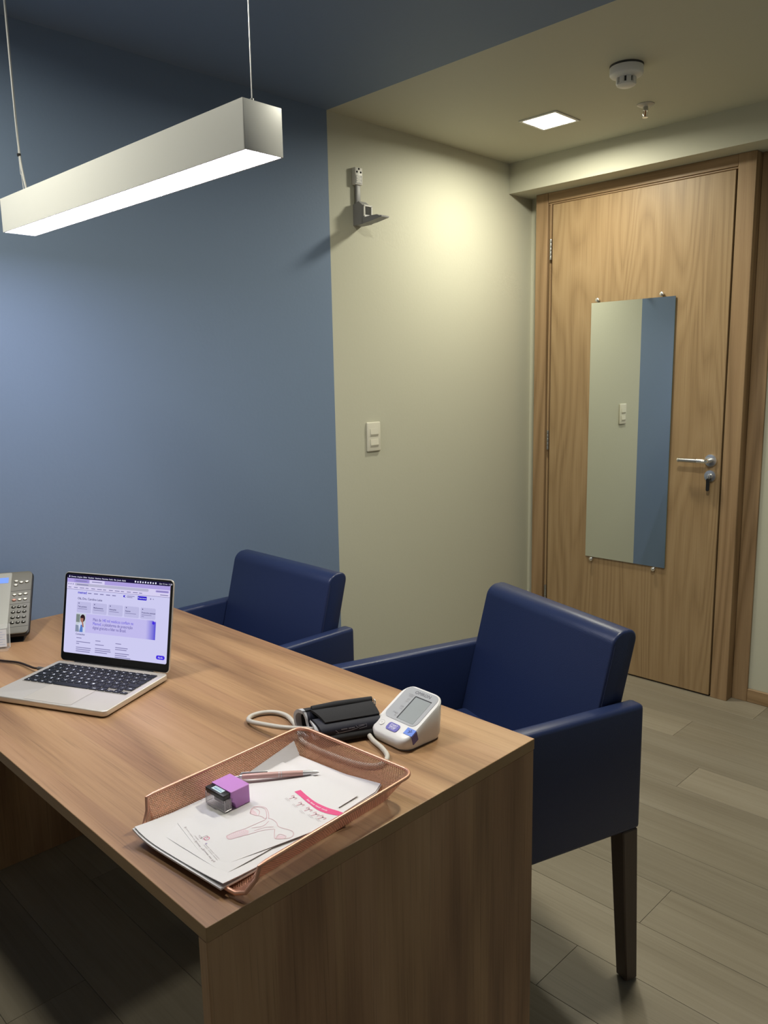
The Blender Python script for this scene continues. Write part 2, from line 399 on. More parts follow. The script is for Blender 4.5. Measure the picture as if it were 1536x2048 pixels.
# pendant over the desk
LL, LW, LH, LZ = 0.925, 0.076, 0.074, 1.700
pd = thing('pendant_lamp', 'long white linear pendant lamp hanging over the desk on thin cables', 'lamp', T(0.7235, 0.7905, LZ) @ R(0.026, 'Z'))
b = new()
box(b, -LL/2, LL/2, -LW/2, -LW/2+0.003, 0, LH); box(b, -LL/2, LL/2, LW/2-0.003, LW/2, 0, LH); box(b, -LL/2+0.002, LL/2-0.002, -LW/2+0.003, LW/2-0.003, LH-0.003, LH)
obj('housing', b, M_LAMPW, pd)
for s in (-1, 1):
    b = new(); box(b, s*LL/2-0.0015, s*LL/2+0.0015, -LW/2, LW/2, 0, LH, 0.0010, 2); obj('end_cap', b, M_LAMPW, pd)
b = new(); box(b, -LL/2+0.002, LL/2-0.002, -LW/2+0.0035, LW/2-0.0035, 0.0015, 0.006); obj('diffuser', b, M_LED, pd)
M_CABLE = mat('steel_cable', (0.62, 0.62, 0.64), 0.35, 0.6); M_CORD = mat('clear_power_cord', (0.42, 0.42, 0.42), 0.3)
b = new(); tube(b, [(0.438, 0.0, LH), (0.438, 0.001, LH+0.17), (0.439, 0.0, H-LZ-0.012)], 0.0008, 6); tube(b, [(0.438, 0, LH), (0.438, 0, LH+0.012)], 0.003, 8)
obj('suspension_cable', b, M_CABLE, pd)
b = new(); tube(b, spline([(-0.418, 0.0, LH), (-0.424, 0.0, LH+0.05), (-0.430, 0.0, LH+0.10), (-0.432, 0.0, H-LZ-0.012)], 6), 0.0008, 6); tube(b, [(-0.418, 0, LH), (-0.418, 0, LH+0.012)], 0.003, 8)
obj('suspension_cable', b, M_CABLE, pd)
b = new(); tube(b, spline([(-0.398, 0.0, LH-0.002), (-0.414, 0.0, LH+0.045), (-0.4295, 0.002, LH+0.10), (-0.434, 0.002, LH+0.22), (-0.436, 0.002, H-LZ-0.012)], 6), 0.0026, 8)
obj('power_cord', b, M_CORD, pd, label='clear power cord beside the left cable')
b = new(); tube(b, [(-0.430, 0.001, LH+0.094), (-0.4305, 0.001, LH+0.099)], 0.0045, 8); obj('cable_tie', b, M_BLACK, pd)
for x in (0.439, -0.434):
    b = new(); lathe(b, [(0, -0.014), (0.012, -0.014), (0.022, -0.004), (0.022, 0), (0, 0)], 20, T(x, 0, H-LZ)); obj('ceiling_rose', b, M_LAMPW, pd)

# ================================================================ CEILING AND WALL FITTINGS
sd = thing('smoke_detector', 'white round smoke detector with slotted dome on the beige ceiling', 'smoke detector', T(0.925, 2.405, H))
b = new(); lathe(b, [(0, 0), (0.051, 0), (0.051, -0.004), (0.048, -0.006), (0.0, -0.006)], 36); obj('base_ring', b, mat('detector_gasket', (0.05, 0.05, 0.048), 0.6), sd)
b = new(); lathe(b, [(0, -0.006), (0.0505, -0.006), (0.0505, -0.026), (0.047, -0.030), (0.030, -0.036), (0.0, -0.036)], 36); obj('body', b, M_WHITE, sd)
b = new(); lathe(b, [(0, -0.036), (0.0250, -0.036), (0.0235, -0.052), (0, -0.052)], 24); obj('chamber', b, mat('detector_dark', (0.03, 0.03, 0.03), 0.7), sd)
b = new()
for i in range(8):
    a = 2*PI*i/8
    box(b, 0.0225, 0.0300, -0.0070, 0.0070, -0.055, -0.034, 0.0012, 2, R(a, 'Z'))
lathe(b, [(0, -0.052), (0.0290, -0.052), (0.0280, -0.057), (0.020, -0.061), (0, -0.062)], 32)
obj('dome', b, M_WHITE, sd)
sp = thing('fire_sprinkler', 'small chrome fire sprinkler head on the beige ceiling behind the smoke detector', 'sprinkler', T(0.795, 2.785, H))
b = new(); lathe(b, [(0, 0), (0.0300, 0), (0.0300, -0.002), (0.024, -0.006), (0.010, -0.009), (0, -0.009)], 28); obj('escutcheon', b, mat('sprinkler_plate', (0.50, 0.49, 0.46), 0.3, 0.2), sp)
b = new(); lathe(b, [(0, -0.008), (0.009, -0.008), (0.009, -0.020), (0.007, -0.022), (0, -0.022)], 16); obj('threaded_body', b, M_STEEL, sp)
b = new()
for s in (-1, 1): tube(b, spline([(s*0.007, 0, -0.021), (s*0.009, 0, -0.030), (s*0.004, 0, -0.040), (0, 0, -0.043)], 4), 0.0016, 8)
obj('yoke', b, M_CHROME, sp)
b = new(); tube(b, [(0, 0, -0.022), (0, 0, -0.040)], 0.0022, 8); obj('glass_bulb', b, mat('sprinkler_bulb', (0.35, 0.12, 0.05), 0.1), sp)
b = new(); lathe(b, [(0, -0.0425), (0.010, -0.0425), (0.010, -0.0440), (0, -0.0440)], 12); obj('deflector', b, M_CHROME, sp)

# wall-mounted height meter
hm = thing('height_meter', 'grey wall-mounted pull-down height meter high on the beige wall', 'height meter', T(0, 2.118, 1.908))
M_HM = mat('height_meter_grey', (0.30, 0.30, 0.31), 0.45); M_HMW = mat('height_meter_white', (0.70, 0.69, 0.66), 0.4)
b = new(); box(b, 0.0, 0.021, -0.019, 0.017, 0.143, 0.203, 0.002, 2); obj('wall_bracket', b, M_HMW, hm, label='white wall bracket with three screw holes')
b = new(); box(b, 0.021, 0.0218, -0.0165, 0.013, 0.147, 0.176); obj('recess_plate', b, M_HM, hm)
b = new()
for q in range(6):
    zz = 0.150+q*0.0042
    box(b, 0.0214, 0.0232, -0.0155+0.003*(q % 2), 0.009-0.002*(q % 3), zz, zz+0.0026)
obj('ribbing', b, M_HMW, hm)
b = new()
for py_, pz_ in ((-0.011, 0.187), (0.008, 0.187), (-0.001, 0.198)):
    lathe(b, [(0, 0), (0.0036, 0), (0.0036, 0.0012), (0, 0.0012)], 14, T(0.0206, py_, pz_) @ R(PI/2, 'Y'))
obj('screw_hole', b, mat('hole_black', (0.005, 0.005, 0.005), 0.9, spec=0), hm)
b = new(); box(b, 0.006, 0.016, -0.010, 0.010, 0.072, 0.146, 0.002, 2); obj('tape', b, M_HM, hm, label='steel tape hanging from the bracket')
b = new()
prof = [(0.0, 0.0), (0.0, 0.074), (0.030, 0.083), (0.052, 0.066), (0.057, 0.062), (0.060, 0.030), (0.064, 0.006), (0.060, 0.0)]
poly(b, prof, -0.024, 0.016, R(PI/2, 'X'), r=0.0012); obj('housing', b, M_HM, hm)
b = new(); pts = [(0.055, 0.0), (0.055, 0.022), (0.095, 0.023), (0.128, 0.022), (0.140, 0.016), (0.152, 0.016), (0.152, 0.011), (0.100, 0.004)]
poly(b, pts, -0.020, 0.020, R(PI/2, 'X'), r=0.001); obj('head_plate', b, M_HM, hm)
b = new()
for y0, y1, z0, z1 in ((-0.022, -0.015, 0.026, 0.064), (0.015, 0.022, 0.026, 0.064), (-0.022, 0.022, 0.060, 0.066)): box(b, 0.0565, 0.0625, y0+0.003, y1+0.003, z0, z1, 0.001, 1)
obj('window_frame', b, M_HMW, hm)
b = new(); box(b, 0.0565, 0.0598, -0.011, 0.017, 0.026, 0.060); obj('reading_window', b, mat('window_dark', (0.06, 0.06, 0.06), 0.2), hm)

# light switch
lsw = thing('light_switch', 'white two-rocker light switch on the beige wall', 'light switch', T(0, 2.180, 1.122))
b = new(); box(b, 0, 0.009, -0.0365, 0.0365, -0.0575, 0.0575, 0.004, 3); obj('switch_plate', b, mat('switch_cream', (0.66, 0.64, 0.55), 0.35), lsw)
for zc in (0.016, -0.026):
    b = new(); poly(b, [(0.006, 0.016), (0.0105, 0.016), (0.0128, -0.006), (0.0095, -0.015), (0.006, -0.016)], -0.0215, 0.0215, T(0, 0, zc) @ R(PI/2, 'X'), r=0.0008)
    obj('rocker', b, MATS['switch_cream'], lsw)

# ================================================================ DESK
DZ, DYN, DYF, DXR, ST = 0.691, 0.4527, 1.1543, 1.4659, 0.021
dk = thing('desk', 'light wood laminate desk standing against the blue wall', 'desk', T(0.733, (DYN+DYF)/2, 0))
b = new(); box(b, 0.001-0.733, DXR-0.733, -0.3508, 0.3508, DZ-ST, DZ, 0.0012, 2, smooth=False)
for f in b.faces: f.material_index = 0 if abs(f.normal.z) > 0.7 else 1
obj('desktop', b, [M_DESK, M_EDGE], dk)
b = new(); box(b, DXR-0.733-0.0205, DXR-0.733-0.0012, -0.3505, 0.3500, 0.0, DZ-ST-0.0003, 0.001, 1); obj('end_panel', b, M_DESKV, dk)
b = new(); box(b, 0.004-0.733, 0.024-0.733, -0.345, 0.345, 0.0, DZ-ST-0.0003, 0.001, 1); obj('end_panel', b, M_DESKV, dk)

# ================================================================ ARMCHAIRS
CW, CT, CZA, CZB = 0.2755, 0.040, 0.664, 0.380
def make_chair(label, M):
    t = thing('armchair', label, 'chair', M, 'navy armchairs at the desk')
    iw = CW-CT
    for s in (-1, 1):
        b = new(); x0, x1 = (iw, CW) if s > 0 else (-CW, -iw)
        box(b, x0, x1, -0.50, 0.0, CZB, CZA, 0.010, 3); obj('armrest', b, M_LEATHER, t)
    b = new(); box(b, -iw+0.001, iw-0.001, -0.497, -0.020, CZB+0.002, CZB+0.055, 0.006, 2); obj('seat_rail', b, M_LEATHER, t)
    b = new(); box(b, -iw+0.003, iw-0.003, -0.505, -0.115, CZB+0.052, CZB+0.118, 0.022, 4); obj('seat', b, M_LEATHER, t)
    # backrest: sheared soft slab
    z0, z1, tk, sl = CZB+0.058, 0.8155, 0.066, 0.26
    def sh(v): return Vector((v.x, v.y-0.0866+sl*(v.z-0.668), v.z))
    b = new(); bw = iw-0.0015
    tb = bmesh.new(); bmesh.ops.create_cube(tb, size=1.0)
    bmesh.ops.transform(tb, matrix=T(0, tk/2, (z0+z1)/2) @ Matrix.Diagonal((2*bw, tk, z1-z0, 1)), verts=tb.verts)
    top = [e for e in tb.edges if all(v.co.z > z1-1e-5 for v in e.verts) and abs(e.verts[0].co.x-e.verts[1].co.x) > 0.1]
    bmesh.ops.bevel(tb, geom=top, offset=0.026, segments=6, profile=0.5, affect='EDGES')
    side = [e for e in tb.edges if abs(abs(e.verts[0].co.x)-bw) < 1e-5 and abs(e.verts[0].co.x-e.verts[1].co.x) < 1e-5]
    bmesh.ops.bevel(tb, geom=side, offset=0.006, segments=3, profile=0.5, affect='EDGES')
    for v in tb.verts: v.co = sh(v.co)
    merge(b, tb, None, 0, True)
    bk = obj('backrest', b, M_LEATHER, t)
    # stitched seam along both side panels
    for s in (-1, 1):
        pp = [(s*(bw+0.0002), 0.006, z0+0.12)]
        pp += [(s*(bw+0.0002), 0.006, z1-0.030)]
        for q in range(1, 6):
            a = PI - q*PI/12
            pp.append((s*(bw-0.004), 0.030+0.024*math.cos(a), z1-0.030+0.0285*math.sin(a)))
        pp.append((s*(bw-0.004), tk-0.026, z1-0.0010))
        b = new(); tube(b, [sh(Vector(p)) for p in pp], 0.0011, 6); obj('piping', b, M_STITCH, bk)
    # tapered legs
    for sx in (-1, 1):
        for back in (True, False):
            b = new(); tb = bmesh.new(); bmesh.ops.create_cube(tb, size=1.0)
            for v in tb.verts:
                topv = v.co.z > 0; hw = 0.021 if topv else 0.0165
                xc = sx*(CW-0.023) if topv else sx*(CW-0.0255)
                yc = (-0.026 if topv else 0.001) if back else (-0.472 if topv else -0.476)
                v.co = Vector((xc+math.copysign(hw, v.co.x), yc+math.copysign(hw, v.co.y), CZB+0.001 if topv else 0.003))
            bmesh.ops.bevel(tb, geom=[e for e in tb.edges], offset=0.0025, segments=1, affect='EDGES')
            merge(b, tb); lg = obj('leg', b, M_LEG, t)
            b = new(); xc = sx*(CW-0.0255); yc = 0.001 if back else -0.476
            box(b, xc-0.012, xc+0.012, yc-0.012, yc+0.012, 0.0, 0.004); obj('glide', b, M_BLACK, lg)
    return t
make_chair('navy leather armchair nearest the door, beside the open desk end, turned away from the wall', T(1.2504, 1.5775, 0) @ R(-0.3134, 'Z'))
c2 = make_chair('navy leather armchair against the blue wall, behind the laptop', T(0.3997, 1.4433, 0) @ R(-0.0196, 'Z'))

# ================================================================ LAPTOP
M_ALU = mat('starlight_aluminium', (0.70, 0.65, 0.58), 0.35, 0.55); M_ALUP = mat('trackpad_glass', (0.60, 0.555, 0.49), 0.3, 0.3)
M_KEY = mat('key_black', (0.007, 0.008, 0.011), 0.45); M_LEG_ = mat('key_legend_white', (0.75, 0.78, 0.85), 0.5, emit=(0.75, 0.78, 0.9), estr=0.45)
lp = thing('laptop', 'open pale gold laptop with a lit web page on the desk', 'laptop', T(0.5646, 0.7802, DZ) @ R(0.4377, 'Z'))
LW_, LD_, BT = 0.304, 0.215, 0.0150
b = new(); poly(b, rrect(LW_, LD_, 0.011, 6, 0, -LD_/2), 0.003, BT, smooth=True, r=0.0022, seg=3)
poly(b, rrect(0.268, LD_-0.03, 0.012, 4, 0, -LD_/2), 0.001, 0.0035)
base = obj('base', b, M_ALU, lp)
for x in (-0.125, 0.125):
    for y in (-0.025, -0.19):
        b = new(); lathe(b, [(0, 0), (0.008, 0), (0.008, 0.0015), (0, 0.0015)], 14, T(x, y, 0)); obj('rubber_foot', b, M_BLACK, base)
b = new(); box(b, -0.035, 0.035, -LD_-0.0003, -LD_+0.005, BT-0.0035, BT-0.0003, 0.001, 1); obj('finger_notch', b, M_ALUP, base)
b = new(); flat(b, rrect(0.122, 0.079, 0.004, 4, 0, -0.1705), T(0, 0, BT+0.0003)); obj('trackpad', b, M_ALUP, lp)
b = new(); stroke(b, rrect(0.122, 0.079, 0.004, 4, 0, -0.1705), 0.0006, T(0, 0, BT+0.0004), closed=True); obj('trackpad_edge', b, mat('trackpad_line', (0.42, 0.39, 0.35), 0.5), base)
kb = bpy.data.objects.new('keyboard', None); COL.objects.link(kb); kb.parent = lp; kb.location = (0, 0, BT)
b = new(); flat(b, rrect(0.2765, 0.114, 0.003, 3, 0, -0.0755), None, 0, 0.0002); obj('key_well', b, mat('key_well', (0.30, 0.28, 0.25), 0.5, 0.3), kb)
kr = [[('esc', 1.45)]+[('F%d' % i, 1) for i in range(1, 13)]+[('', 1)],
      [(c, 1) for c in "'1234567890-="]+[('<', 1.45)],
      [('>', 1.45)]+[(c, 1) for c in 'QWERTYUIOP']+[('^', 1), ('[', 1), ('', 1)],
      [('caps', 1.8)]+[(c, 1) for c in 'ASDFGHJKL']+[('C', 1), ('~', 1), ('', 1.65)],
      [('shift', 1.35), ('\\', 1)]+[(c, 1) for c in 'ZXCVBNM,.;/']+[('shift', 1.1)]]
KU, KP, KX0 = 0.01900, 0.0186, -0.1373
meshes = {}
legb = new()
def keycap(cx, cy, w, h):
    kk = (round(w, 4), round(h, 4))
    if kk not in meshes:
        b = new(); poly(b, rrect(w, h, 0.0016, 2), 0, 0.0013); me = bpy.data.meshes.new('key'); b.to_mesh(me); b.free(); me.materials.append(M_KEY); meshes[kk] = me
    o = bpy.data.objects.new('key', meshes[kk]); COL.objects.link(o); o.parent = kb; o.location = (cx, cy, 0.0003)
for i, row in enumerate(kr):
    x = KX0; yc = -0.0275-i*KP
    for s, u in row:
        w = u*KU; keycap(x+w/2, yc, w-0.0022, KP-0.0022)
        if s: text(legb, s, 0.0072 if len(s) == 1 else 0.0042, T(x+w/2, yc, 0.00175), align='CENTER', res=1, offset=0.00006)
        x += w
yc = -0.0275-5*KP; x = KX0
for s, u in (('fn', 1), ('ctrl', 1), ('alt', 1), ('cmd', 1.22), ('', 5.0), ('cmd', 1.22), ('alt', 1)):
    w = u*KU; keycap(x+w/2, yc, w-0.0022, KP-0.0022)
    if s: text(legb, s, 0.0045, T(x+w/2, yc-0.002, 0.00175), align='CENTER', res=1, offset=0.00005)
    x += w
for j, (dx, dy) in enumerate(((0, -0.0041), (1, -0.0041), (1, 0.0046), (2, -0.0041))):
    keycap(x+(dx+0.5)*KU, yc+dy, KU-0.0022, 0.0074)
    text(legb, '<v^>'[j], 0.0055, T(x+(dx+0.5)*KU, yc+dy, 0.00175), align='CENTER', res=1)
obj('key_legends', legb, M_LEG_, kb, label='white key lettering')
# lid and screen
LT = 0.1992; LHt = 0.2105
LM = T(0, 0.0015, BT-0.001) @ R(-LT, 'X')
b = new(); poly(b, rrect(LW_, LHt, 0.011, 6, 0, LHt/2), 0, 0.0042, R(PI/2, 'X') @ T(0, 0, -0.0042), smooth=True, r=0.0014, seg=2)
lid = obj('lid', b, M_ALU, lp, LM)
b = new(); poly(b, rrect(LW_-0.0035, LHt-0.0035, 0.0095, 6, 0, LHt/2), 0, 0.0004, R(PI/2, 'X')); obj('bezel', b, mat('bezel_glass', (0.006, 0.006, 0.007), 0.15), lid)
b = new(); tube(b, [(-0.11, 0.003, BT-0.002), (0.11, 0.003, BT-0.002)], 0.0035, 10); obj('hinge', b, M_BLACK, lp)
SW, SH, SZ = 0.2875, 0.184, 0.0205     # lit area; lower edge above the hinge
def em(name, c, s=0.62): return mat(name, (0, 0, 0), 0.4, spec=0.0, emit=lin(c), estr=s)
SM = LM @ R(PI/2, 'X') @ T(0, SZ, 0.0006)
b = new(); flat(b, rrect(SW, SH, 0.004, 4, 0, SH/2))
scn = obj('screen', b, em('page_white', (198, 196, 232)), lp, SM)
def U(u): return (u-0.5)*SW
def V(v): return (1-v)*SH
def uq(bm, u0, u1, v0, v1, mi=0, z=0.0002): return quad(bm, U(u0), U(u1), V(v1), V(v0), None, mi, z)
def ur(bm, u0, u1, v0, v1, r, mi=0, z=0.0002): return flat(bm, rrect(U(u1)-U(u0), V(v0)-V(v1), r, 4, (U(u0)+U(u1))/2, (V(v0)+V(v1))/2), None, mi, z)
def ut(bm, s, u, v, size, mi=0, z=0.0005, align='LEFT', off=0.0): return text(bm, s, size, T(U(u), V(v), z), mi, align, 2, off)
E_DK = em('ui_ink', (62, 56, 110)); E_GR = em('ui_grey', (120, 116, 160)); E_BL = em('ui_blue', (38, 22, 190)); E_WH = em('ui_white', (225, 225, 245))
b = new(); ur(b, 0, 1, 0, 0.048, 0.003); obj('menu_bar', b, em('menu_bar', (24, 18, 52)), scn)
b = new()
flat(b, circ(0.0017, 12, U(0.022), V(0.026)), None, 0, 0.0004); flat(b, circ(0.0006, 8, U(0.0235), V(0.012)), None, 0, 0.0004)
ut(b, 'Chrome  Arquivo  Editar  Visualizar  Histórico  Favoritos  Perfis  Aba  Janela  Ajuda', 0.036, 0.026, 0.0046, 0, 0.0004, off=0.00005)
for q in range(9): ur(b, 0.665+q*0.024, 0.677+q*0.024, 0.014+0.004*(q % 2), 0.036, 0.0007, 0, 0.0004)
ut(b, 'Qua 12 mar. 11:20', 0.895, 0.026, 0.0046, 0, 0.0004)
obj('menu_text', b, E_WH, scn)
b = new(); uq(b, 0, 1, 0.048, 0.098); obj('tab_strip', b, em('tab_strip', (166, 152, 214)), scn)
b = new(); ur(b, 0.07, 0.215, 0.054, 0.096, 0.0015, 0, 0.0003); ur(b, 0.225, 0.375, 0.054, 0.098, 0.0015, 1, 0.0003)
obj('tabs', b, [em('tab_idle', (150, 138, 204)), em('tab_active', (206, 200, 234))], scn)
b = new(); uq(b, 0, 1, 0.098, 0.185); obj('toolbar', b, em('toolbar', (206, 200, 232)), scn)
b = new(); ur(b, 0.08, 0.80, 0.104, 0.138, 0.003, 0, 0.0004); ur(b, 0.865, 0.99, 0.108, 0.136, 0.0028, 1, 0.0004)
obj('address_bar', b, [em('address_bar', (176, 174, 200)), em('profile_pill', (168, 152, 220))], scn)
b = new()
for u0, v_, w in ((0.10, 0.121, 0.115), (0.09, 0.076, 0.11), (0.25, 0.076, 0.10), (0.872, 0.122, 0.11)): uq(b, u0, u0+w, v_-0.005, v_+0.005, 0, 0.0006)
for q in range(13): uq(b, 0.015+q*0.058, 0.045+q*0.058+0.008*(q % 3), 0.158, 0.167, 0, 0.0006)
uq(b, 0.91, 0.985, 0.158, 0.167, 0, 0.0006)
for q in range(3): flat(b, circ(0.0016, 8, U(0.018+q*0.022), V(0.12)), None, 0, 0.0006)
obj('toolbar_text', b, E_GR, scn)
b = new(); uq(b, 0, 1, 0.184, 0.188, 0, 0.0003); obj('divider', b, em('divider', (110, 104, 150)), scn)
b = new(); ut(b, 'memed', 0.115, 0.222, 0.0085, 0, 0.0004, off=0.0002); ur(b, 0.562, 0.590, 0.206, 0.232, 0.0023, 0, 0.0003); ur(b, 0.700, 0.786, 0.200, 0.248, 0.0012, 0, 0.0003)
obj('page_header', b, E_BL, scn)
b = new()
for q in range(5): uq(b, 0.215+q*0.06, 0.25+q*0.06+0.004*(q % 2), 0.218, 0.229)
uq(b, 0.598, 0.67, 0.208, 0.216); uq(b, 0.598, 0.65, 0.224, 0.231); flat(b, circ(0.0018, 8, U(0.823), V(0.224)), None, 0, 0.0003); flat(b, circ(0.0012, 8, U(0.848), V(0.224)), None, 0, 0.0003)
obj('page_menu', b, E_GR, scn)
b = new(); ut(b, 'Prescrever', 0.743, 0.224, 0.0052, 0, 0.0006, 'CENTER'); flat(b, circ(0.0017, 10, U(0.583), V(0.219)), None, 0, 0.0006); ut(b, 'Ajuda', 0.942, 0.927, 0.0056, 0, 0.0006, 'CENTER'); obj('button_text', b, E_WH, scn)
b = new(); ut(b, 'Olá, Dra. Caroline Leite', 0.115, 0.298, 0.0072, 0, 0.0004, off=0.0001); ut(b, 'Conteúdos', 0.115, 0.752, 0.0058, 0, 0.0004, off=0.0001)
obj('page_heading', b, E_DK, scn)
b = new(); c1_ = new()
for q, (t1, t2) in enumerate((('Tele paciente', 'Ative e cuide a distância'), ('Medicamentos', 'Busque na lista'), ('Interações', 'Confira as combinações'), ('Exames', 'Veja os pedidos'), ('Protocolos pessoais', 'Seus modelos prontos'))):
    u0 = 0.112+q*0.1555
    ur(b, u0, u0+0.142, 0.338, 0.475, 0.003)
    flat(c1_, circ(0.0014, 8, U(u0+0.02), V(0.358)), None, 0, 0.0005)
    ut(c1_, t1, u0+0.012, 0.400, 0.0046, off=0.0001); uq(c1_, u0+0.012, u0+0.105+0.01*(q % 2), 0.424, 0.430, 1, 0.0005)
    if q == 4: uq(c1_, u0+0.012, u0+0.035, 0.444, 0.450, 1, 0.0005)
obj('cards', b, em('card', (182, 180, 218)), scn); obj('card_text', c1_, [E_DK, E_GR], scn)
b = new(); ur(b, 0.112, 0.884, 0.486, 0.722, 0.001, 0, 0.0002); obj('banner', b, em('banner', (186, 180, 228)), scn)
# banner gradient block at its right
mg = bpy.data.materials.new('banner_gradient'); mg.use_nodes = True
nt = mg.node_tree; pb = nt.nodes['Principled BSDF']; tc = nt.nodes.new('ShaderNodeTexCoord'); sx = nt.nodes.new('ShaderNodeSeparateXYZ'); mr = nt.nodes.new('ShaderNodeMapRange'); cr = nt.nodes.new('ShaderNodeValToRGB')
mr.inputs['From Min'].default_value = U(0.79); mr.inputs['From Max'].default_value = U(0.884)
cr.color_ramp.elements[0].color = (*lin((186, 180, 228)), 1); cr.color_ramp.elements[1].color = (*lin((72, 66, 200)), 1)
nt.links.new(tc.outputs['Object'], sx.inputs[0]); nt.links.new(sx.outputs['X'], mr.inputs['Value']); nt.links.new(mr.outputs[0], cr.inputs['Fac']); nt.links.new(cr.outputs['Color'], pb.inputs['Emission Color'])
pb.inputs['Emission Strength'].default_value = 0.62; pb.inputs['Base Color'].default_value = (0, 0, 0, 1)
b = new(); uq(b, 0.79, 0.862, 0.486, 0.722, 0, 0.0004); uq(b, 0.862, 0.884, 0.500, 0.722, 0, 0.0004); obj('banner_fade', b, mg, scn)
b = new(); flat(b, circ(0.0036, 14, U(0.862), V(0.515)), None, 0, 0.0006); ur(b, 0.902, 0.982, 0.902, 0.952, 0.0042, 0, 0.0003); obj('page_buttons', b, em('button_blue', (66, 44, 214)), scn)
def fitrow(bm, runs, u0, u1, v, size):
    """runs of (string, material index) set in one row between u0 and u1"""
    parts = []; x = 0.0
    for s_, mi in runs:
        t = bmesh.new(); text(t, s_, 1.0, None, mi, 'LEFT', 2, 0.0)
        w = max(v_.co.x for v_ in t.verts) + (0.28 if s_.endswith(' ') else 0.06)
        parts.append((t, x)); x += w
    k = (U(u1)-U(u0))/x
    for t, x0 in parts:
        me = bpy.data.meshes.new('tmp'); bmesh.ops.transform(t, matrix=T(U(u0), V(v), 0.0006) @ Matrix.Diagonal((k, size, 1, 1)) @ T(x0, 0, 0), verts=t.verts)
        t.to_mesh(me); t.free(); bm.from_mesh(me); bpy.data.meshes.remove(me)
b = new()
fitrow(b, [('Mais de ', 0), ('140 mil médicos confiam na', 1)], 0.28, 0.675, 0.550, 0.0100)
fitrow(b, [('Memed', 1), (', a plataforma de prescrição', 0)], 0.28, 0.670, 0.601, 0.0100)
fitrow(b, [('digital gratuita e líder no Brasil.', 0)], 0.28, 0.610, 0.651, 0.0100)
obj('banner_text', b, [em('banner_ink', (70, 60, 140)), em('banner_blue', (78, 62, 205))], scn)
# banner photograph: a person in a white coat and blue shirt, hand at the chin
b = new(); uq(b, 0.112, 0.208, 0.486, 0.722, 0, 0.0005)
def blob(cu_, cv_, ru, rv, mi, z): flat(b, [(U(cu_+ru*math.cos(2*PI*k/20)), V(cv_+rv*math.sin(2*PI*k/20))) for k in range(20)], None, mi, z)
uq(b, 0.112, 0.150, 0.500, 0.600, 5, 0.0006)
flat(b, [(U(0.208), V(0.722)), (U(0.122), V(0.722)), (U(0.135), V(0.630)), (U(0.160), V(0.595)), (U(0.195), V(0.600)), (U(0.208), V(0.650))], None, 1, 0.0008)
flat(b, [(U(0.185), V(0.722)), (U(0.150), V(0.722)), (U(0.163), V(0.630)), (U(0.182), V(0.630))], None, 2, 0.0010)
blob(0.178, 0.545, 0.024, 0.048, 3, 0.0007); blob(0.172, 0.562, 0.015, 0.036, 4, 0.0011); blob(0.172, 0.530, 0.017, 0.016, 3, 0.0013)
flat(b, [(U(0.195), V(0.66)), (U(0.180), V(0.655)), (U(0.172), V(0.595)), (U(0.186), V(0.59))], None, 4, 0.0012)
flat(b, [(U(0.112), V(0.722)), (U(0.150), V(0.722)), (U(0.142), V(0.640)), (U(0.112), V(0.635))], None, 6, 0.0014)
obj('banner_photo', b, [em('photo_room', (188, 196, 205)), em('photo_coat', (196, 204, 226)), em('photo_shirt', (84, 120, 190)), em('photo_hair', (44, 28, 34)), em('photo_skin', (160, 112, 98)), em('photo_shelf', (120, 130, 128)), em('photo_screen', (128, 138, 160))], scn)
b = new()
for u0, v0, ws in ((0.125, 0.795, (0.05, 0, 0.14, 0.03, 0, 0.15, 0.145, 0.14)), (0.315, 0.808, (0.05, 0, 0.085, 0, 0.15, 0.155, 0.12)), (0.512, 0.815, (0.055, 0, 0.12, 0.11, 0, 0.135, 0.115, 0.15))):
    for i, w in enumerate(ws):
        if w: uq(b, u0, u0+w, v0+i*0.024, v0+i*0.024+0.009, 0, 0.0003)
obj('article_text', b, E_GR, scn)

# laptop charging cable
M_CBL = mat('dark_brown_cable', (0.020, 0.012, 0.010), 0.5)
cb = thing('charging_cable', 'dark charging cable running along the desk into the laptop\'s left side', 'cable', T(0.33, 0.645, DZ))
o_ = Vector((0.33, 0.645, DZ))
side = Matrix.Translation((0.5646, 0.7802, DZ)) @ R(0.4377, 'Z')
pe = side @ Vector((-LW_/2-0.0005, -0.047, 0.0085)); pd_ = (side.to_3x3() @ Vector((-1, 0, 0)))
pl0 = pe + pd_*0.022
pts = [Vector((0.150, 0.520, DZ+0.004)), Vector((0.225, 0.590, DZ+0.004)), Vector((0.300, 0.632, DZ+0.004)), Vector((0.345, 0.652, DZ+0.005)), pl0 + pd_*0.014, pl0]
b = new(); tube(b, [p-o_ for p in spline(pts, 8)], 0.0026, 8); obj('cord', b, M_CBL, cb)
b = new(); tube(b, [pl0-o_, pl0-pd_*0.002-o_, pe-pd_*(-0.003)-o_, pe-o_], [0.0034, 0.0044, 0.0044, 0.0042], 12); obj('plug', b, mat('plug_grey', (0.09, 0.085, 0.085), 0.4), cb)

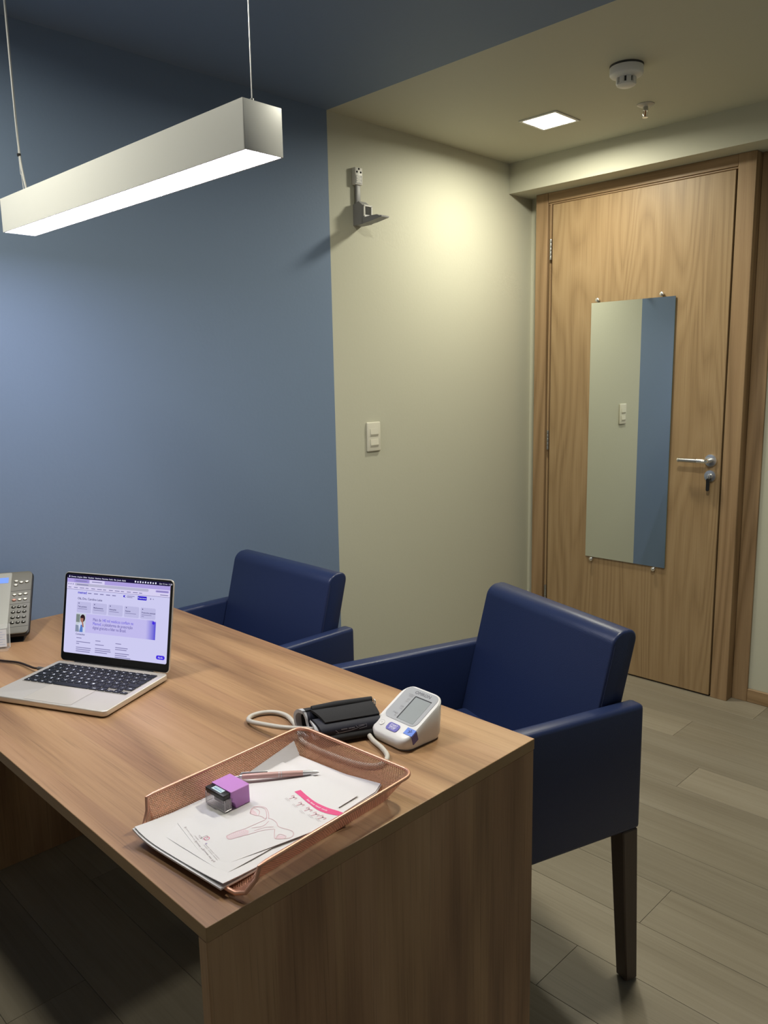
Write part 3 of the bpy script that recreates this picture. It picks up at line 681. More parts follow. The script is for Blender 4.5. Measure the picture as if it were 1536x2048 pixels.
# ================================================================ DESK PHONE
M_PH = mat('phone_grey', (0.115, 0.110, 0.088), 0.42); M_PHD = mat('phone_dark', (0.012, 0.012, 0.014), 0.45); M_PHL = mat('phone_silver', (0.27, 0.27, 0.25), 0.35)
TLT = 0.7505
ph = thing('desk_phone', 'dark grey office desk phone with oval keys by the blue wall', 'telephone', T(0.1939, 0.7329, DZ) @ R(1.0396, 'Z'))
PWD, PL = 0.150, 0.1924
FM = T(0, 0, 0.0272) @ R(TLT, 'X')        # face frame: x right edge at 0, y up the face, z out of the face
def prr(x0, x1, y0, y1, r): return rrect(x1-x0, y1-y0, r, 5, (x0+x1)/2, (y0+y1)/2)
b = new(); poly(b, prr(-PWD, 0.002, -0.002, PL, 0.012), -0.017, -0.0045, FM, smooth=True, r=0.003); obj('case', b, M_PHD, ph, label='black lower shell')
b = new(); poly(b, prr(-PWD, 0, 0, PL, 0.012), -0.005, 0.0, FM, smooth=True, r=0.0015); obj('face_plate', b, M_PH, ph)
b = new(); poly(b, [(0.012, 0), (0.105, 0), (0.100, 0.078), (0.085, 0.066), (0.020, 0.006)], -PWD+0.012, -0.014, Matrix(((0, 0, 1, 0), (1, 0, 0, 0), (0, 1, 0, 0), (0, 0, 0, 1))), r=0.002); obj('stand', b, M_PHD, ph, label='black wedge stand')
b = new(); poly(b, prr(-PWD+0.003, -0.0505, 0.016, PL-0.003, 0.004), 0, 0.0012, FM, r=0.0005); obj('label_panel', b, M_PHL, ph, label='silver panel left of the keys')
b = new(); poly(b, prr(-PWD+0.012, -0.058, 0.157, 0.174, 0.001), 0.0010, 0.0018, FM); obj('display', b, mat('display_blue', (0.10, 0.20, 0.62), 0.25, emit=(0.10, 0.2, 0.62), estr=0.35), ph, label='small blue display')
b = new()
for s_ in (0.132, 0.0915, 0.0215): poly(b, [(-0.0495, s_-0.003), (-0.0005, s_-0.0005), (-0.0005, s_+0.0005), (-0.0495, s_-0.002)], 0.0001, 0.0004, FM)
obj('seam', b, M_PHD, ph)
def keyo(x, s_, m_, lab=None):
    b = new(); lathe(b, [(0, 0), (0.0053, 0), (0.0053, 0.0018), (0.0042, 0.0032), (0.0, 0.0036)], 18, FM @ T(x, s_, 0.0001) @ Matrix.Diagonal((1, 0.66, 1, 1)))
    return obj('key', b, m_, ph, label=lab)
M_KS = mat('phone_key_silver', (0.42, 0.41, 0.37), 0.3, 0.3); M_KR = mat('phone_key_red', (0.50, 0.22, 0.17), 0.35); M_KB = mat('phone_key_black', (0.014, 0.013, 0.013), 0.22); M_KT = mat('phone_key_print', (0.75, 0.75, 0.72), 0.5)
for x, s_ in ((-0.0118, 0.1575), (-0.0257, 0.1565), (-0.0384, 0.161), (-0.0388, 0.1485)): keyo(x, s_, M_KS)
for j, s_ in enumerate((0.119, 0.1025)):
    for i, x in enumerate((-0.0128, -0.0263, -0.0400)): keyo(x, s_-0.0005*i, M_KR if (j == 1 and i == 2) else M_KS, 'reddish oval key' if (j == 1 and i == 2) else None)
pr_ = new()
for j, s_ in enumerate((0.0797, 0.0643, 0.0480, 0.0325)):
    for i, x in enumerate((-0.0400, -0.0264, -0.0128)):
        keyo(x, s_, M_KB)
        text(pr_, ('123', '456', '789', '*0#')[j][i], 0.0050, FM @ T(x+0.0014, s_, 0.0039), align='CENTER')
        if j < 3 and (i, j) != (0, 0): text(pr_, (('', 'ABC', 'DEF'), ('GHI', 'JKL', 'MNO'), ('PQRS', 'TUV', 'WXYZ'))[j][i], 0.0018, FM @ T(x-0.0026, s_, 0.0039), align='CENTER')
obj('key_print', pr_, M_KT, ph, label='white numbers on the keypad')

# acrylic card holder and card
M_ACR = mat('clear_acrylic', (0.85, 0.87, 0.87), 0.05); M_ACR.node_tree.nodes['Principled BSDF'].inputs['Alpha'].default_value = 0.12
M_ACE = mat('acrylic_edge', (0.75, 0.78, 0.78), 0.2)
HM_ = T(0.2010, 0.6835, DZ) @ R(1.0396, 'Z')
hd = thing('card_holder', 'clear acrylic card holder standing in front of the desk phone', 'card holder', HM_)
b = new(); box(b, -0.085, 0, -0.001, 0.0012, 0, 0.062, M=R(-0.26, 'X')); obj('back_plate', b, M_ACR, hd)
b = new(); box(b, -0.085, 0, -0.030, 0.001, 0, 0.0022); obj('foot', b, M_ACR, hd)
b = new(); box(b, -0.0004, 0.0006, -0.0011, 0.0013, 0.0022, 0.0622, M=R(-0.26, 'X')); obj('polished_edge', b, M_ACE, hd)
cd = thing('card', 'white printed card leaning in the acrylic holder', 'card', HM_ @ T(0, -0.0035, 0.0030) @ R(-0.26, 'X'))
b = new(); box(b, -0.080, -0.0065, -0.0016, 0.0, 0.002, 0.046); obj('card_stock', b, M_PAPER, cd)
b = new()
for q in range(6): quad(b, -0.076, -0.010-0.006*(q % 2), 0.0075+q*0.0062, 0.0086+q*0.0062)
obj('print', b, mat('card_print', (0.36, 0.40, 0.58), 0.6), cd, T(0, -0.0018, 0) @ R(PI/2, 'X'))

# ================================================================ LETTER TRAY
M_RG = mat('rose_gold_metal', (0.68, 0.36, 0.25), 0.36, 0.65); 
TM = T(1.3345, 0.662, DZ) @ R(0.056, 'Z')
tr = thing('letter_tray', 'rose gold wire mesh letter tray at the front corner of the desk', 'tray', TM)
TW, TB, TF = 0.131, 0.172, -0.160     # rim half width, back, front
BL, BR, BB = 0.117, 0.096, 0.153     # base
RH = 0.050
def rimz(yy):
    if yy > -0.140: return RH
    t_ = max(0.0, (yy-TF)/(-0.140-TF)); return 0.012+(RH-0.012)*t_
def rim_pt(a):
    return None
rim = []
rc = 0.022
rim.append((-0.09, TF, 0.009)); rim.append((-TW+0.026, TF+0.001, 0.0095)); rim.append((-TW+0.012, TF+0.006, 0.014)); rim.append((-TW+0.004, TF+0.018, 0.030)); rim.append((-TW, -0.139, RH-0.001)); rim.append((-TW, -0.128, RH))
rim.append((-TW, TB-rc-0.02, RH))
for q in range(0, 7):
    a = PI - q*PI/12; rim.append((-TW+rc+rc*math.cos(a), TB-rc+rc*math.sin(a), RH))
left = rim[:]
rimpts = left + [(-x, y_, z_) for x, y_, z_ in reversed(left)]
b = new(); tube(b, [Vector(p) for p in rimpts], 0.0030, 10, closed=True); obj('rim_wire', b, M_RG, tr)
# mesh sheet: a lofted surface from base outline to rim, pierced by diamonds
def ring_param(n):
    """n points along U: front-left -> left -> back -> right -> front-right, on rim and on base"""
    P = [Vector(p) for p in rimpts[1:-1]]
    L_ = [0.0]
    for a, c in zip(P, P[1:]): L_.append(L_[-1]+(c-a).length)
    out = []
    for k in range(n+1):
        s = L_[-1]*k/n; i = 0
        while i < len(L_)-2 and L_[i+1] < s: i += 1
        f = (s-L_[i])/(L_[i+1]-L_[i]); top = P[i].lerp(P[i+1], f)
        # base point: same outline pulled in, tighter corner
        bx = top.x*((BL if top.x < 0 else BR)/TW); by = TF+0.004+(top.y-TF)*((BB-TF-0.004)/(TB-TF))
        out.append((Vector((bx, by, 0.0035)), top))
    return out, L_[-1]
def pierced(bm, grid, nu, nv, hole):
    """diamond-pierced sheet over grid(i/nu, j/nv)"""
    t = bmesh.new(); cache = {}
    def vx(u, v):
        kk = (round(u, 5), round(v, 5))
        if kk not in cache: cache[kk] = t.verts.new(grid(u, v))
        return cache[kk]
    du, dv = 1.0/nu, 1.0/nv
    for j in range(0, nv*2-1):
        for i in range(nu):
            u0 = (i+(0.5 if j % 2 else 0.0))*du; vc = (j+1)*dv*0.5
            uc = u0+du*0.5
            if uc+du*0.5 > 1.0001: continue
            D_ = [(uc-du/2, vc), (uc, vc-dv/2), (uc+du/2, vc), (uc, vc+dv/2)]
            O = [vx(*p) for p in D_]
            I_ = [t.verts.new(grid(uc+(p[0]-uc)*hole, vc+(p[1]-vc)*hole)) for p in D_]
            for q in range(4):
                t.faces.new((O[q], O[(q+1) % 4], I_[(q+1) % 4], I_[q]))
    return merge(bm, t)
rp, rl = ring_param(240)
def wallgrid(u, v):
    x = u*240; i = min(int(x), 239); f = x-i
    lo = rp[i][0].lerp(rp[i+1][0], f); hi = rp[i][1].lerp(rp[i+1][1], f)
    p = lo.lerp(hi, v); pass
    return p
b = new(); pierced(b, wallgrid, 230, 13, 0.66); w_ = obj('mesh_wall', b, M_RG, tr, kind='stuff')
def basegrid(u, v): return Vector((-BL+(BL+BR)*u, TF+0.003+(BB-TF-0.003)*v, 0.0035))
b = new(); pierced(b, basegrid, 44, 84, 0.66); f_ = obj('mesh_floor', b, M_RG, tr, kind='stuff')
for o_2 in (w_, f_):
    so = o_2.modifiers.new('solidify', 'SOLIDIFY'); so.thickness = 0.0006; so.offset = 0
for x, y_ in ((-0.06, -0.13), (0.06, -0.13), (-0.06, 0.10), (0.06, 0.10)):
    b = new(); lathe(b, [(0, 0), (0.006, 0), (0.006, 0.003), (0, 0.0032)], 12, T(x, y_, 0)); obj('foot_pad', b, M_BLACK, tr)

# ================================================================ PAPERS
TMI = TM.inverted()
def tray_lift(wx, wy, z, layer=0.001):
    """paper rides up the sloping tray walls; z is the height above the desk"""
    p = TMI @ Vector((wx, wy, DZ))
    if p.y < TF+0.004: return z
    bw = BL if p.x < 0 else BR
    wl = 0.0035+(RH-0.0035)*max(0.0, abs(p.x)-bw)/(TW-bw)
    wb = 0.0035+(RH-0.0035)*max(0.0, p.y-BB)/(TB-BB)
    w = max(wl, wb)+layer
    return max(z, w) if w > 0.0036+layer else z
def sheet(name, label, x, y, ang, w, h, z, curl, thick=0.0005, group=None):
    """slightly curled sheet; local origin at its middle"""
    n, mm = 16, 24
    t = bmesh.new(); g = {}
    for i in range(n+1):
        for j in range(mm+1):
            px_, py_ = -w/2+w*i/n, -h/2+h*j/mm
            wx = x+px_*math.cos(ang)-py_*math.sin(ang); wy = y+px_*math.sin(ang)+py_*math.cos(ang)
            g[i, j] = t.verts.new((px_, py_, tray_lift(wx, wy, z+curl(px_/(w/2), py_/(h/2)), z-0.0045)-z))
    for i in range(n):
        for j in range(mm): t.faces.new((g[i, j], g[i+1, j], g[i+1, j+1], g[i, j+1]))
    ex = bmesh.ops.extrude_face_region(t, geom=list(t.faces))
    bmesh.ops.translate(t, vec=(0, 0, thick), verts=[v for v in ex['geom'] if isinstance(v, bmesh.types.BMVert)])
    bmesh.ops.recalc_face_normals(t, faces=t.faces)
    b = new(); merge(b, t, None, 0, True)
    o = obj(name, b, M_PAPER, None, T(x, y, DZ+z) @ R(ang, 'Z'))
    return tag(o, label, 'paper', group)
def curlA(u, v): return 0.018*max(0, -v-0.55)**1.6 + 0.008*max(0, -u)**4*max(0, 0.3-v)
sheet('paper_sheet', 'bottom white sheet of the stack, its front edge sticking out of the tray', 1.3165, 0.6510, 0.095, 0.198, 0.326, 0.0055, curlA, 0.0026)
sheet('paper_sheet', 'upper large white sheet with a lifted front corner, under the printed leaflet', 1.3160, 0.6525, 0.100, 0.197, 0.322, 0.0088, lambda u, v: curlA(u, v)+0.006*max(0, u)**2*max(0, -v-0.35)**1.2, 0.0010)
sheet('paper_sheet', 'shorter white sheet with faint folded top edge, under the pen', 1.3120, 0.6430, 0.075, 0.178, 0.260, 0.0105, lambda u, v: 0.0010*abs(u)**4 + 0.0008*max(0, v)**4 + 0.005*max(0, -v-0.5), 0.0005)
# printed leaflet
LFA = -0.1929
lfM = T(1.256, 0.540, DZ+0.0127) @ R(LFA, 'Z')
lf = thing('leaflet', 'white leaflet printed with a pink womb drawing and pink band, topmost in the tray', 'leaflet', lfM)
b = new(); t = bmesh.new(); g = {}
for i in range(24):
    for j in range(25): g[i, j] = t.verts.new((-0.004+0.138*i/23, 0.2165*j/24, 0))
for i in range(23):
    for j in range(24): t.faces.new((g[i, j], g[i+1, j], g[i+1, j+1], g[i, j+1]))
ex = bmesh.ops.extrude_face_region(t, geom=list(t.faces)); bmesh.ops.translate(t, vec=(0, 0, 0.0005), verts=[v for v in ex['geom'] if isinstance(v, bmesh.types.BMVert)])
bmesh.ops.recalc_face_normals(t, faces=t.faces); merge(b, t, None, 0, True); obj('leaflet_paper', b, M_PAPER, lf)
M_PK = mat('print_pink_line', (0.60, 0.39, 0.44), 0.7); M_PF = mat('print_pink_fill', (0.66, 0.52, 0.57), 0.7); M_BAND = mat('print_magenta', (0.68, 0.075, 0.23), 0.6); M_PG = mat('print_grey', (0.44, 0.40, 0.42), 0.7); M_PGL = mat('print_grey_light', (0.56, 0.53, 0.55), 0.7); M_PL = mat('print_lilac', (0.38, 0.34, 0.52), 0.7)
def mmp(L_): return [(x/1000, y_/1000) for x, y_ in L_]
def smooth2(L_, n=5): return [(p.x, p.y) for p in spline([(x, y_, 0) for x, y_ in mmp(L_)], n)]
ZP = 0.0008
b = new()
left_ = [(71.9, 45.9), (69.5, 58.7), (69.9, 75.7), (68.6, 87.4), (66.5, 103.1), (65.6, 110.2), (58.8, 115.7), (46.9, 120.7), (37.4, 122.9), (28.8, 118.6), (24.0, 110.9), (28.3, 103.7), (37.3, 98.8)]
right_ = [(65.4, 116.3), (72.4, 119.6), (83.3, 120.2), (93.6, 118.0), (104.5, 123.0), (114.1, 128.4), (122.3, 127.8), (128.4, 122.4), (128.6, 115.0), (119.7, 100.7), (109.2, 103.7), (96.9, 110.5)]
body_ = [(95.5, 110.5), (88.5, 92.7), (87.1, 78.9), (83.9, 54.8), (82.5, 47.0), (77.0, 44.6), (71.9, 45.9)]
for L_ in (left_, right_, body_, [(35.0, 99.8), (25.9, 109.3), (38.4, 113.3), (48.9, 106.1), (40.1, 100.5), (35.0, 99.8)], [(48.9, 106.1), (56, 110), (62.9, 110.7), (62.2, 114.0)], [(66.5, 115.7), (51.2, 122.4), (35.9, 125.2), (26.4, 119.7), (22.3, 110.9)], [(118.7, 101.2), (112.4, 110.1), (122.0, 115.5), (126.3, 111.8)], [(74, 84), (79, 100), (72, 113)], [(83, 84), (84, 100), (90, 112)]):
    stroke(b, smooth2(L_), 0.0009, None, 0, z=ZP)
flat(b, mmp([(71.9, 46), (77, 44.6), (82.5, 47), (83.9, 54.8), (86.5, 73), (78, 78), (70.3, 74), (69.6, 58.7)]), None, 1, ZP-0.0002)
flat(b, mmp([(35, 99.8), (40, 100.5), (48.9, 106), (38.4, 108), (28, 107)]), None, 1, ZP-0.0002); flat(b, mmp([(118.7, 101.2), (126, 110), (121, 114.8), (114, 108)]), None, 1, ZP-0.0002)
for q in range(9):
    v_ = 50+q*3.0; stroke(b, smooth2([(71.2-0.15*q, v_), (77, v_-2.2), (83.5+0.3*q, v_+0.3)], 3), 0.0005, None, 2, z=ZP)
obj('womb_drawing', b, [M_PK, M_PF, M_PAPER], lf)
b = new(); top_ = smooth2([(20.0, 194.1), (41.2, 193.9), (63.8, 195.3), (80.5, 199.1), (95.3, 204.3), (107.6, 210.5), (120, 215.5)], 4); bot_ = smooth2([(18.9, 183.4), (36.4, 184.3), (54.9, 184.4), (69.9, 185.4), (85.9, 186.7), (98.8, 190.6), (111.2, 197.5), (122, 206)], 4)
n_ = min(len(top_), len(bot_)); 
flat(b, [bot_[int(i*(len(bot_)-1)/20)] for i in range(21)] + [top_[int(i*(len(top_)-1)/20)] for i in range(20, -1, -1)], None, 0, ZP)
obj('pink_band', b, M_BAND, lf)
b = new()
for q in range(22):
    if q in (4, 10, 16): continue
    u = 52+q*2.15; v_ = 188.3+0.0042*(u-52)**2
    quad(b, u/1000, (u+1.5)/1000, (v_-1.3)/1000, (v_+1.3+(0.8 if q % 5 == 0 else 0))/1000, None, 0, ZP+0.0002)
obj('band_lettering', b, mat('print_pale_pink', (0.80, 0.55, 0.65), 0.7), lf)
b = new()
for (u, v_), (cu_, cv_) in zip([(33.8, 173.6), (58.0, 173.8), (78.4, 176.3), (96.7, 178.3), (110.1, 182.2)], [(34.3, 162.4), (57.4, 163.3), (79.4, 163.7), (97.6, 168.5), (112.5, 172.9)]):
    stroke(b, smooth2([(u-5.5, v_-1), (u-5, v_+4), (u, v_+1), (u+5, v_+4), (u+5.5, v_-1)], 3), 0.0018, None, 0, z=ZP); stroke(b, mmp([(u, v_+2), (u-0.5, v_-7)]), 0.0022, None, 0, z=ZP)
    for rr_ in range(2): quad(b, (cu_-7)/1000, (cu_+6-2*rr_)/1000, (cv_+1.6-2.2*rr_)/1000, (cv_+2.6-2.2*rr_)/1000, None, 1, ZP)
obj('small_diagrams', b, [M_PK, M_PGL], lf)
b = new()
def dash(L_, w, mi, gap=2.6):
    (x0, y0), (x1, y1) = L_; n = max(1, int(math.hypot(x1-x0, y1-y0)/gap))
    for q in range(n):
        if q % 6 == 5: continue
        f0, f1 = q/n, (q+0.8)/n
        stroke(b, mmp([(x0+(x1-x0)*f0, y0+(y1-y0)*f0), (x0+(x1-x0)*f1, y0+(y1-y0)*f1)]), w, None, mi, z=ZP)
dash([(18.6, 5.6), (55.5, 5.0)], 0.0013, 1); dash([(62, 5.2), (82, 5.2)], 0.0016, 0); dash([(87, 6.6), (112, 7.2)], 0.0016, 0); dash([(44.1, 9.2), (63.7, 9.2)], 0.0013, 1); dash([(73.2, 13.3), (118, 16.0)], 0.0011, 1); dash([(73.2, 11.0), (121.2, 13.2)], 0.0011, 1)
for u, v_ in ((15.5, 5.4), (59, 5.0), (84, 6.3), (115.4, 6.9), (119.4, 8.0)): flat(b, [(x+u/1000, y_+v_/1000) for x, y_ in circ(0.0018, 14)], None, 0, ZP)
flat(b, [(x+0.0729, y_+0.0148) for x, y_ in circ(0.0017, 14)], None, 2, ZP)
stroke(b, smooth2([(46.5, 14.5), (54.4, 15.6), (55.4, 13.1), (53.8, 22.7), (59.4, 22.6), (61.0, 17.1), (52.4, 12.9), (46.5, 14.5)], 3), 0.0007, None, 0, z=ZP)
stroke(b, smooth2([(58.1, 16.9), (57.1, 21.4), (60.5, 24.2), (64.5, 21.9), (64.0, 17.3), (58.1, 16.9)], 3), 0.0008, None, 3, z=ZP)
obj('footer_print', b, [M_PG, M_PGL, M_PL, M_BAND], lf)

for ch in lf.children:
    for v in ch.data.vertices:
        wp = lfM @ v.co
        v.co.z += tray_lift(wp.x, wp.y, 0.0127, 0.0085)-0.0127
# ================================================================ STAMP AND PEN
ZS = DZ+0.0136
stp = thing('self_inking_stamp', 'lilac and black self-inking stamp with clear base on the papers', 'stamp', T(1.2600, 0.6020, ZS) @ R(0.0451, 'Z'))
M_LIL = mat('lilac_plastic', (0.52, 0.23, 0.60), 0.38); M_CLR = mat('clear_plastic', (0.72, 0.70, 0.74), 0.05); M_CLR.node_tree.nodes['Principled BSDF'].inputs['Alpha'].default_value = 0.22
b = new()
poly(b, [(0.020, 0.0065), (0.017, 0.011), (0.0135, 0.0135), (0.0145, 0.0185), (0.0120, 0.0205), (0.0120, 0.0300), (0.0470, 0.0300), (0.0475, 0.0), (0.021, 0.0)], -0.0255, 0.0255, Matrix(((0, 0, 1, 0), (1, 0, 0, 0), (0, 1, 0, 0), (0, 0, 0, 1))), r=0.002, seg=3, smooth=True)
obj('grip_cover', b, M_LIL, stp, label='lilac cover')
b = new(); box(b, -0.0235, 0.0235, -0.0010, 0.0125, 0.0215, 0.0285, 0.0015, 2); box(b, -0.0215, 0.0215, 0.0005, 0.0120, 0.0195, 0.0222); obj('top_cap', b, M_BLACK, stp, label='black cap')
b = new(); box(b, -0.0115, 0.0125, 0.0022, 0.0110, 0.0285, 0.0289); obj('cap_label', b, mat('label_pale_blue', (0.55, 0.68, 0.75), 0.4), stp, label='pale blue label')
b = new()
for s in (-1, 1): quad(b, -0.009 if s < 0 else 0.001, 0.0 if s < 0 else 0.0105, 0.005, 0.0062); quad(b, -0.009, 0.004+0.003*s, 0.0075+0.0012*s, 0.0080+0.0012*s)
obj('label_print', b, mat('label_ink', (0.12, 0.28, 0.45), 0.6), stp, T(0, 0, 0.0291))
b = new()
box(b, -0.0245, 0.0245, 0.0, 0.0115, 0.0, 0.0025, 0.0005, 1)
for x in (-0.0245, 0.0230): box(b, x, x+0.0015, 0.0, 0.0130, 0.0025, 0.0200)
box(b, -0.0230, 0.0230, 0.0, 0.0012, 0.0025, 0.0200)
obj('clear_base', b, M_CLR, stp, label='clear plastic base')
b = new()
for x in (-0.0243, 0.0243): tube(b, [(x, 0.0003, 0.0008), (x, 0.0003, 0.0205)], 0.0005, 6); tube(b, [(x, 0.0003, 0.0026), (x, 0.0125, 0.0026)], 0.0005, 6)
for z_ in (0.0006, 0.0026): tube(b, [(-0.0243, 0.0003, z_), (0.0243, 0.0003, z_)], 0.0005, 6)
obj('base_edges', b, mat('clear_edge', (0.42, 0.40, 0.42), 0.15), stp)
b = new(); box(b, -0.0200, 0.0200, 0.0118, 0.0128, 0.003, 0.0192); obj('inner_wall', b, mat('stamp_inner_grey', (0.40, 0.37, 0.39), 0.4), stp)
b = new(); box(b, -0.0085, 0.0130, 0.0055, 0.0115, 0.0085, 0.0185, 0.001, 1); obj('ink_pad', b, mat('ink_plum', (0.045, 0.010, 0.030), 0.35), stp)
M_SILV = mat('pen_silver', (0.66, 0.66, 0.68), 0.28, 0.55)
M_PEN = mat('rose_pen_barrel', (0.60, 0.38, 0.35), 0.30, 0.15)
p0 = Vector((1.2130, 0.6670, DZ+0.0220)); p1 = Vector((1.2880, 0.7780, DZ+0.0150))
d_ = (p1-p0); Lp = d_.length
pn = thing('pen', 'rose gold ballpoint pen with silver tip lying beside the stamp', 'pen', T(*p0) @ d_.to_track_quat('Z', 'X').to_matrix().to_4x4())
b = new(); lathe(b, [(0, 0.014), (0.0036, 0.014), (0.0042, 0.016), (0.0048, 0.050), (0.0048, 0.096), (0.0044, 0.1135), (0, 0.1135)], 20); obj('barrel', b, M_PEN, pn)
b = new(); lathe(b, [(0, 0.1130), (0.0043, 0.1130), (0.0040, 0.121), (0.0026, 0.135), (0.0011, 0.1405), (0.0007, Lp), (0, Lp)], 20); obj('tip', b, M_SILV, pn, label='silver tip')
b = new(); lathe(b, [(0, 0.0), (0.0019, 0.0), (0.0022, 0.002), (0.0022, 0.009), (0.0034, 0.010), (0.0036, 0.0145), (0, 0.0145)], 18); obj('push_button', b, M_SILV, pn)
b = new()
for zc in (0.0735, 0.0775): lathe(b, [(0, zc), (0.0050, zc), (0.0050, zc+0.0011), (0, zc+0.0011)], 20)
obj('ring', b, M_SILV, pn)
# clip lies on the camera side of the barrel
dl = pn.matrix_local.to_3x3().inverted() @ Vector((0.62, -0.55, 0.30)); ca = math.atan2(dl.y, dl.x)
b = new(); box(b, 0.0044, 0.0072, -0.0024, 0.0024, 0.013, 0.056, 0.001, 2, R(ca, 'Z')); box(b, 0.002, 0.0060, -0.0024, 0.0024, 0.0115, 0.0150, M=R(ca, 'Z')); obj('clip', b, M_SILV, pn)

# ================================================================ BLOOD PRESSURE MONITOR, CUFF
BW_, BD_, BH_, BH0 = 0.1015, 0.1065, 0.0772, 0.0205
bp = thing('blood_pressure_monitor', 'white wedge-shaped blood pressure monitor with grey display on the desk', 'blood pressure monitor', T(1.2863, 0.9463, DZ) @ R(-0.05, 'Z'))
M_BP = mat('monitor_white', (0.74, 0.73, 0.725), 0.32); M_BPG = mat('monitor_grey', (0.36, 0.37, 0.39), 0.4)
slope = math.atan2(BH_-BH0, BD_); FL = math.hypot(BH_-BH0, BD_)
out = rrect(BW_, BD_, 0.024, 8, 0, BD_/2)
def fz(yy): return BH0+(BH_-BH0)*yy/BD_
t = bmesh.new(); lay = []
for frac, ins in ((0.0, 0.0045), (0.12, 0.002), (0.5, 0.0006), (0.90, 0.0), (1.0, 0.0024)):
    ring = []
    for x, y_ in out:
        k_ = 1-ins/(BW_/2); xx, yy = x*k_, BD_/2+(y_-BD_/2)*(1-ins/(BD_/2))
        zt = fz(yy); z_ = 0.003+(zt-0.003)*frac
        if frac == 0.90: z_ = zt-0.0035
        ring.append(t.verts.new((xx, yy, z_)))
    lay.append(ring)
for A, B in zip(lay, lay[1:]):
    for q in range(len(A)): t.faces.new((A[q], A[(q+1) % len(A)], B[(q+1) % len(A)], B[q]))
t.faces.new(list(reversed(lay[0]))); t.faces.new(lay[-1]); bmesh.ops.recalc_face_normals(t, faces=t.faces)
b = new(); merge(b, t, None, 0, True); obj('body', b, M_BP, bp)
b = new(); poly(b, rrect(BW_-0.014, BD_-0.014, 0.018, 5, 0, BD_/2), 0, 0.0035); obj('base', b, mat('monitor_base_grey', (0.25, 0.25, 0.25), 0.5), bp)
BF_ = T(-BW_/2, 0, BH0) @ R(slope, 'X')          # face frame, u along x, v up the slope
def bx_(u): return u*BW_
def by_(v): return v*FL
def prf(u0, u1, v0, v1, r): return rrect((u1-u0)*BW_, (v1-v0)*FL, r, 5, (u0+u1)/2*BW_, (v0+v1)/2*FL)
b = new(); poly(b, prf(0.085, 0.915, 0.305, 0.955, 0.013), 0.0, 0.0007, BF_); obj('display_surround', b, M_BPG, bp, label='grey panel around the display')
b = new(); poly(b, prf(0.43, 0.825, 0.345, 0.80, 0.0012), 0.0004, 0.0010, BF_); obj('display', b, mat('lcd_grey', (0.31, 0.335, 0.345), 0.2), bp, label='pale grey blank display')
b = new(); poly(b, [(bx_(0.405), by_(0.345)), (bx_(0.43), by_(0.345)), (bx_(0.43), by_(0.80)), (bx_(0.825), by_(0.80)), (bx_(0.825), by_(0.818)), (bx_(0.418), by_(0.818)), (bx_(0.405), by_(0.808))], 0.0006, 0.0011, BF_); obj('display_recess', b, mat('recess_black', (0.012, 0.012, 0.014), 0.5), bp)
b = new(); poly(b, prf(0.355, 0.645, 0.105, 0.245, 0.0055), 0.0, 0.0012, BF_, r=0.0005); btn = obj('start_button', b, mat('button_violet', (0.125, 0.115, 0.42), 0.35), bp, label='violet START/STOP button')
b = new(); text(b, 'START', 0.0062, BF_ @ T(bx_(0.5), by_(0.202), 0.0014), align='CENTER'); text(b, 'STOP', 0.0062, BF_ @ T(bx_(0.5), by_(0.147), 0.0014), align='CENTER'); quad(b, bx_(0.41), bx_(0.59), by_(0.172), by_(0.177), BF_, 0, 0.0014)
obj('button_print', b, mat('print_white', (0.85, 0.85, 0.88), 0.5), btn)
b = new(); poly(b, circ(0.0062, 8, bx_(0.205), by_(0.175)), 0.0, 0.0008, BF_, r=0.0003); mb = obj('memory_button', b, M_BP, bp)
b = new(); stroke(b, circ(0.0058, 8, bx_(0.205), by_(0.175)), 0.0005, BF_, closed=True, z=0.0010); stroke(b, circ(0.0016, 8, bx_(0.205), by_(0.175)), 0.0007, BF_, closed=True, z=0.0010); obj('memory_mark', b, mat('print_grey_mid', (0.42, 0.40, 0.40), 0.6), mb)
M_INK = mat('print_dark', (0.10, 0.10, 0.12), 0.6); M_INKG = mat('print_soft_grey', (0.26, 0.26, 0.28), 0.6)
b = new(); text(b, 'OMRON', 0.0098, BF_ @ T(bx_(0.53), by_(0.883), 0.0010) @ Matrix.Diagonal((1.1, 1, 1, 1)), align='CENTER'); obj('maker_name', b, M_INK, bp)
b = new()
for s, u, v_, sz in (('SYS', 0.325, 0.715, 0.0055), ('mmHg', 0.335, 0.672, 0.0034), ('DIA', 0.325, 0.560, 0.0055), ('mmHg', 0.335, 0.518, 0.0034), ('PULSE', 0.30, 0.42, 0.0050), ('/min', 0.335, 0.378, 0.0034), ('INTELLI', 0.30, 0.815, 0.0040), ('SENSE', 0.32, 0.782, 0.0040)):
    text(b, s, sz, BF_ @ T(bx_(u), by_(v_), 0.0010), align='CENTER')
obj('reading_names', b, M_INKG, bp)
b = new(); poly(b, [(bx_(0.785), by_(0.155)), (bx_(0.995), by_(0.155)), (bx_(0.995), by_(0.275)), (bx_(0.785), by_(0.275))], 0.0002, 0.0008, BF_); stk = obj('seal_sticker', b, mat('sticker_blue', (0.13, 0.24, 0.72), 0.35), bp, label='blue seal sticker')
b = new(); poly(b, [(0.0165, fz(0.0165)-0.0005), (0.0290, fz(0.0290)-0.0005), (0.0330, fz(0.0290)-0.0165), (0.0205, fz(0.0165)-0.0165)], BW_/2-0.0015, BW_/2+0.0004, Matrix(((0, 0, 1, 0), (1, 0, 0, 0), (0, 1, 0, 0), (0, 0, 0, 1)))); obj('sticker_fold', b, mat('sticker_violet', (0.13, 0.11, 0.30), 0.4), stk, label='violet end of the sticker folded down the side')
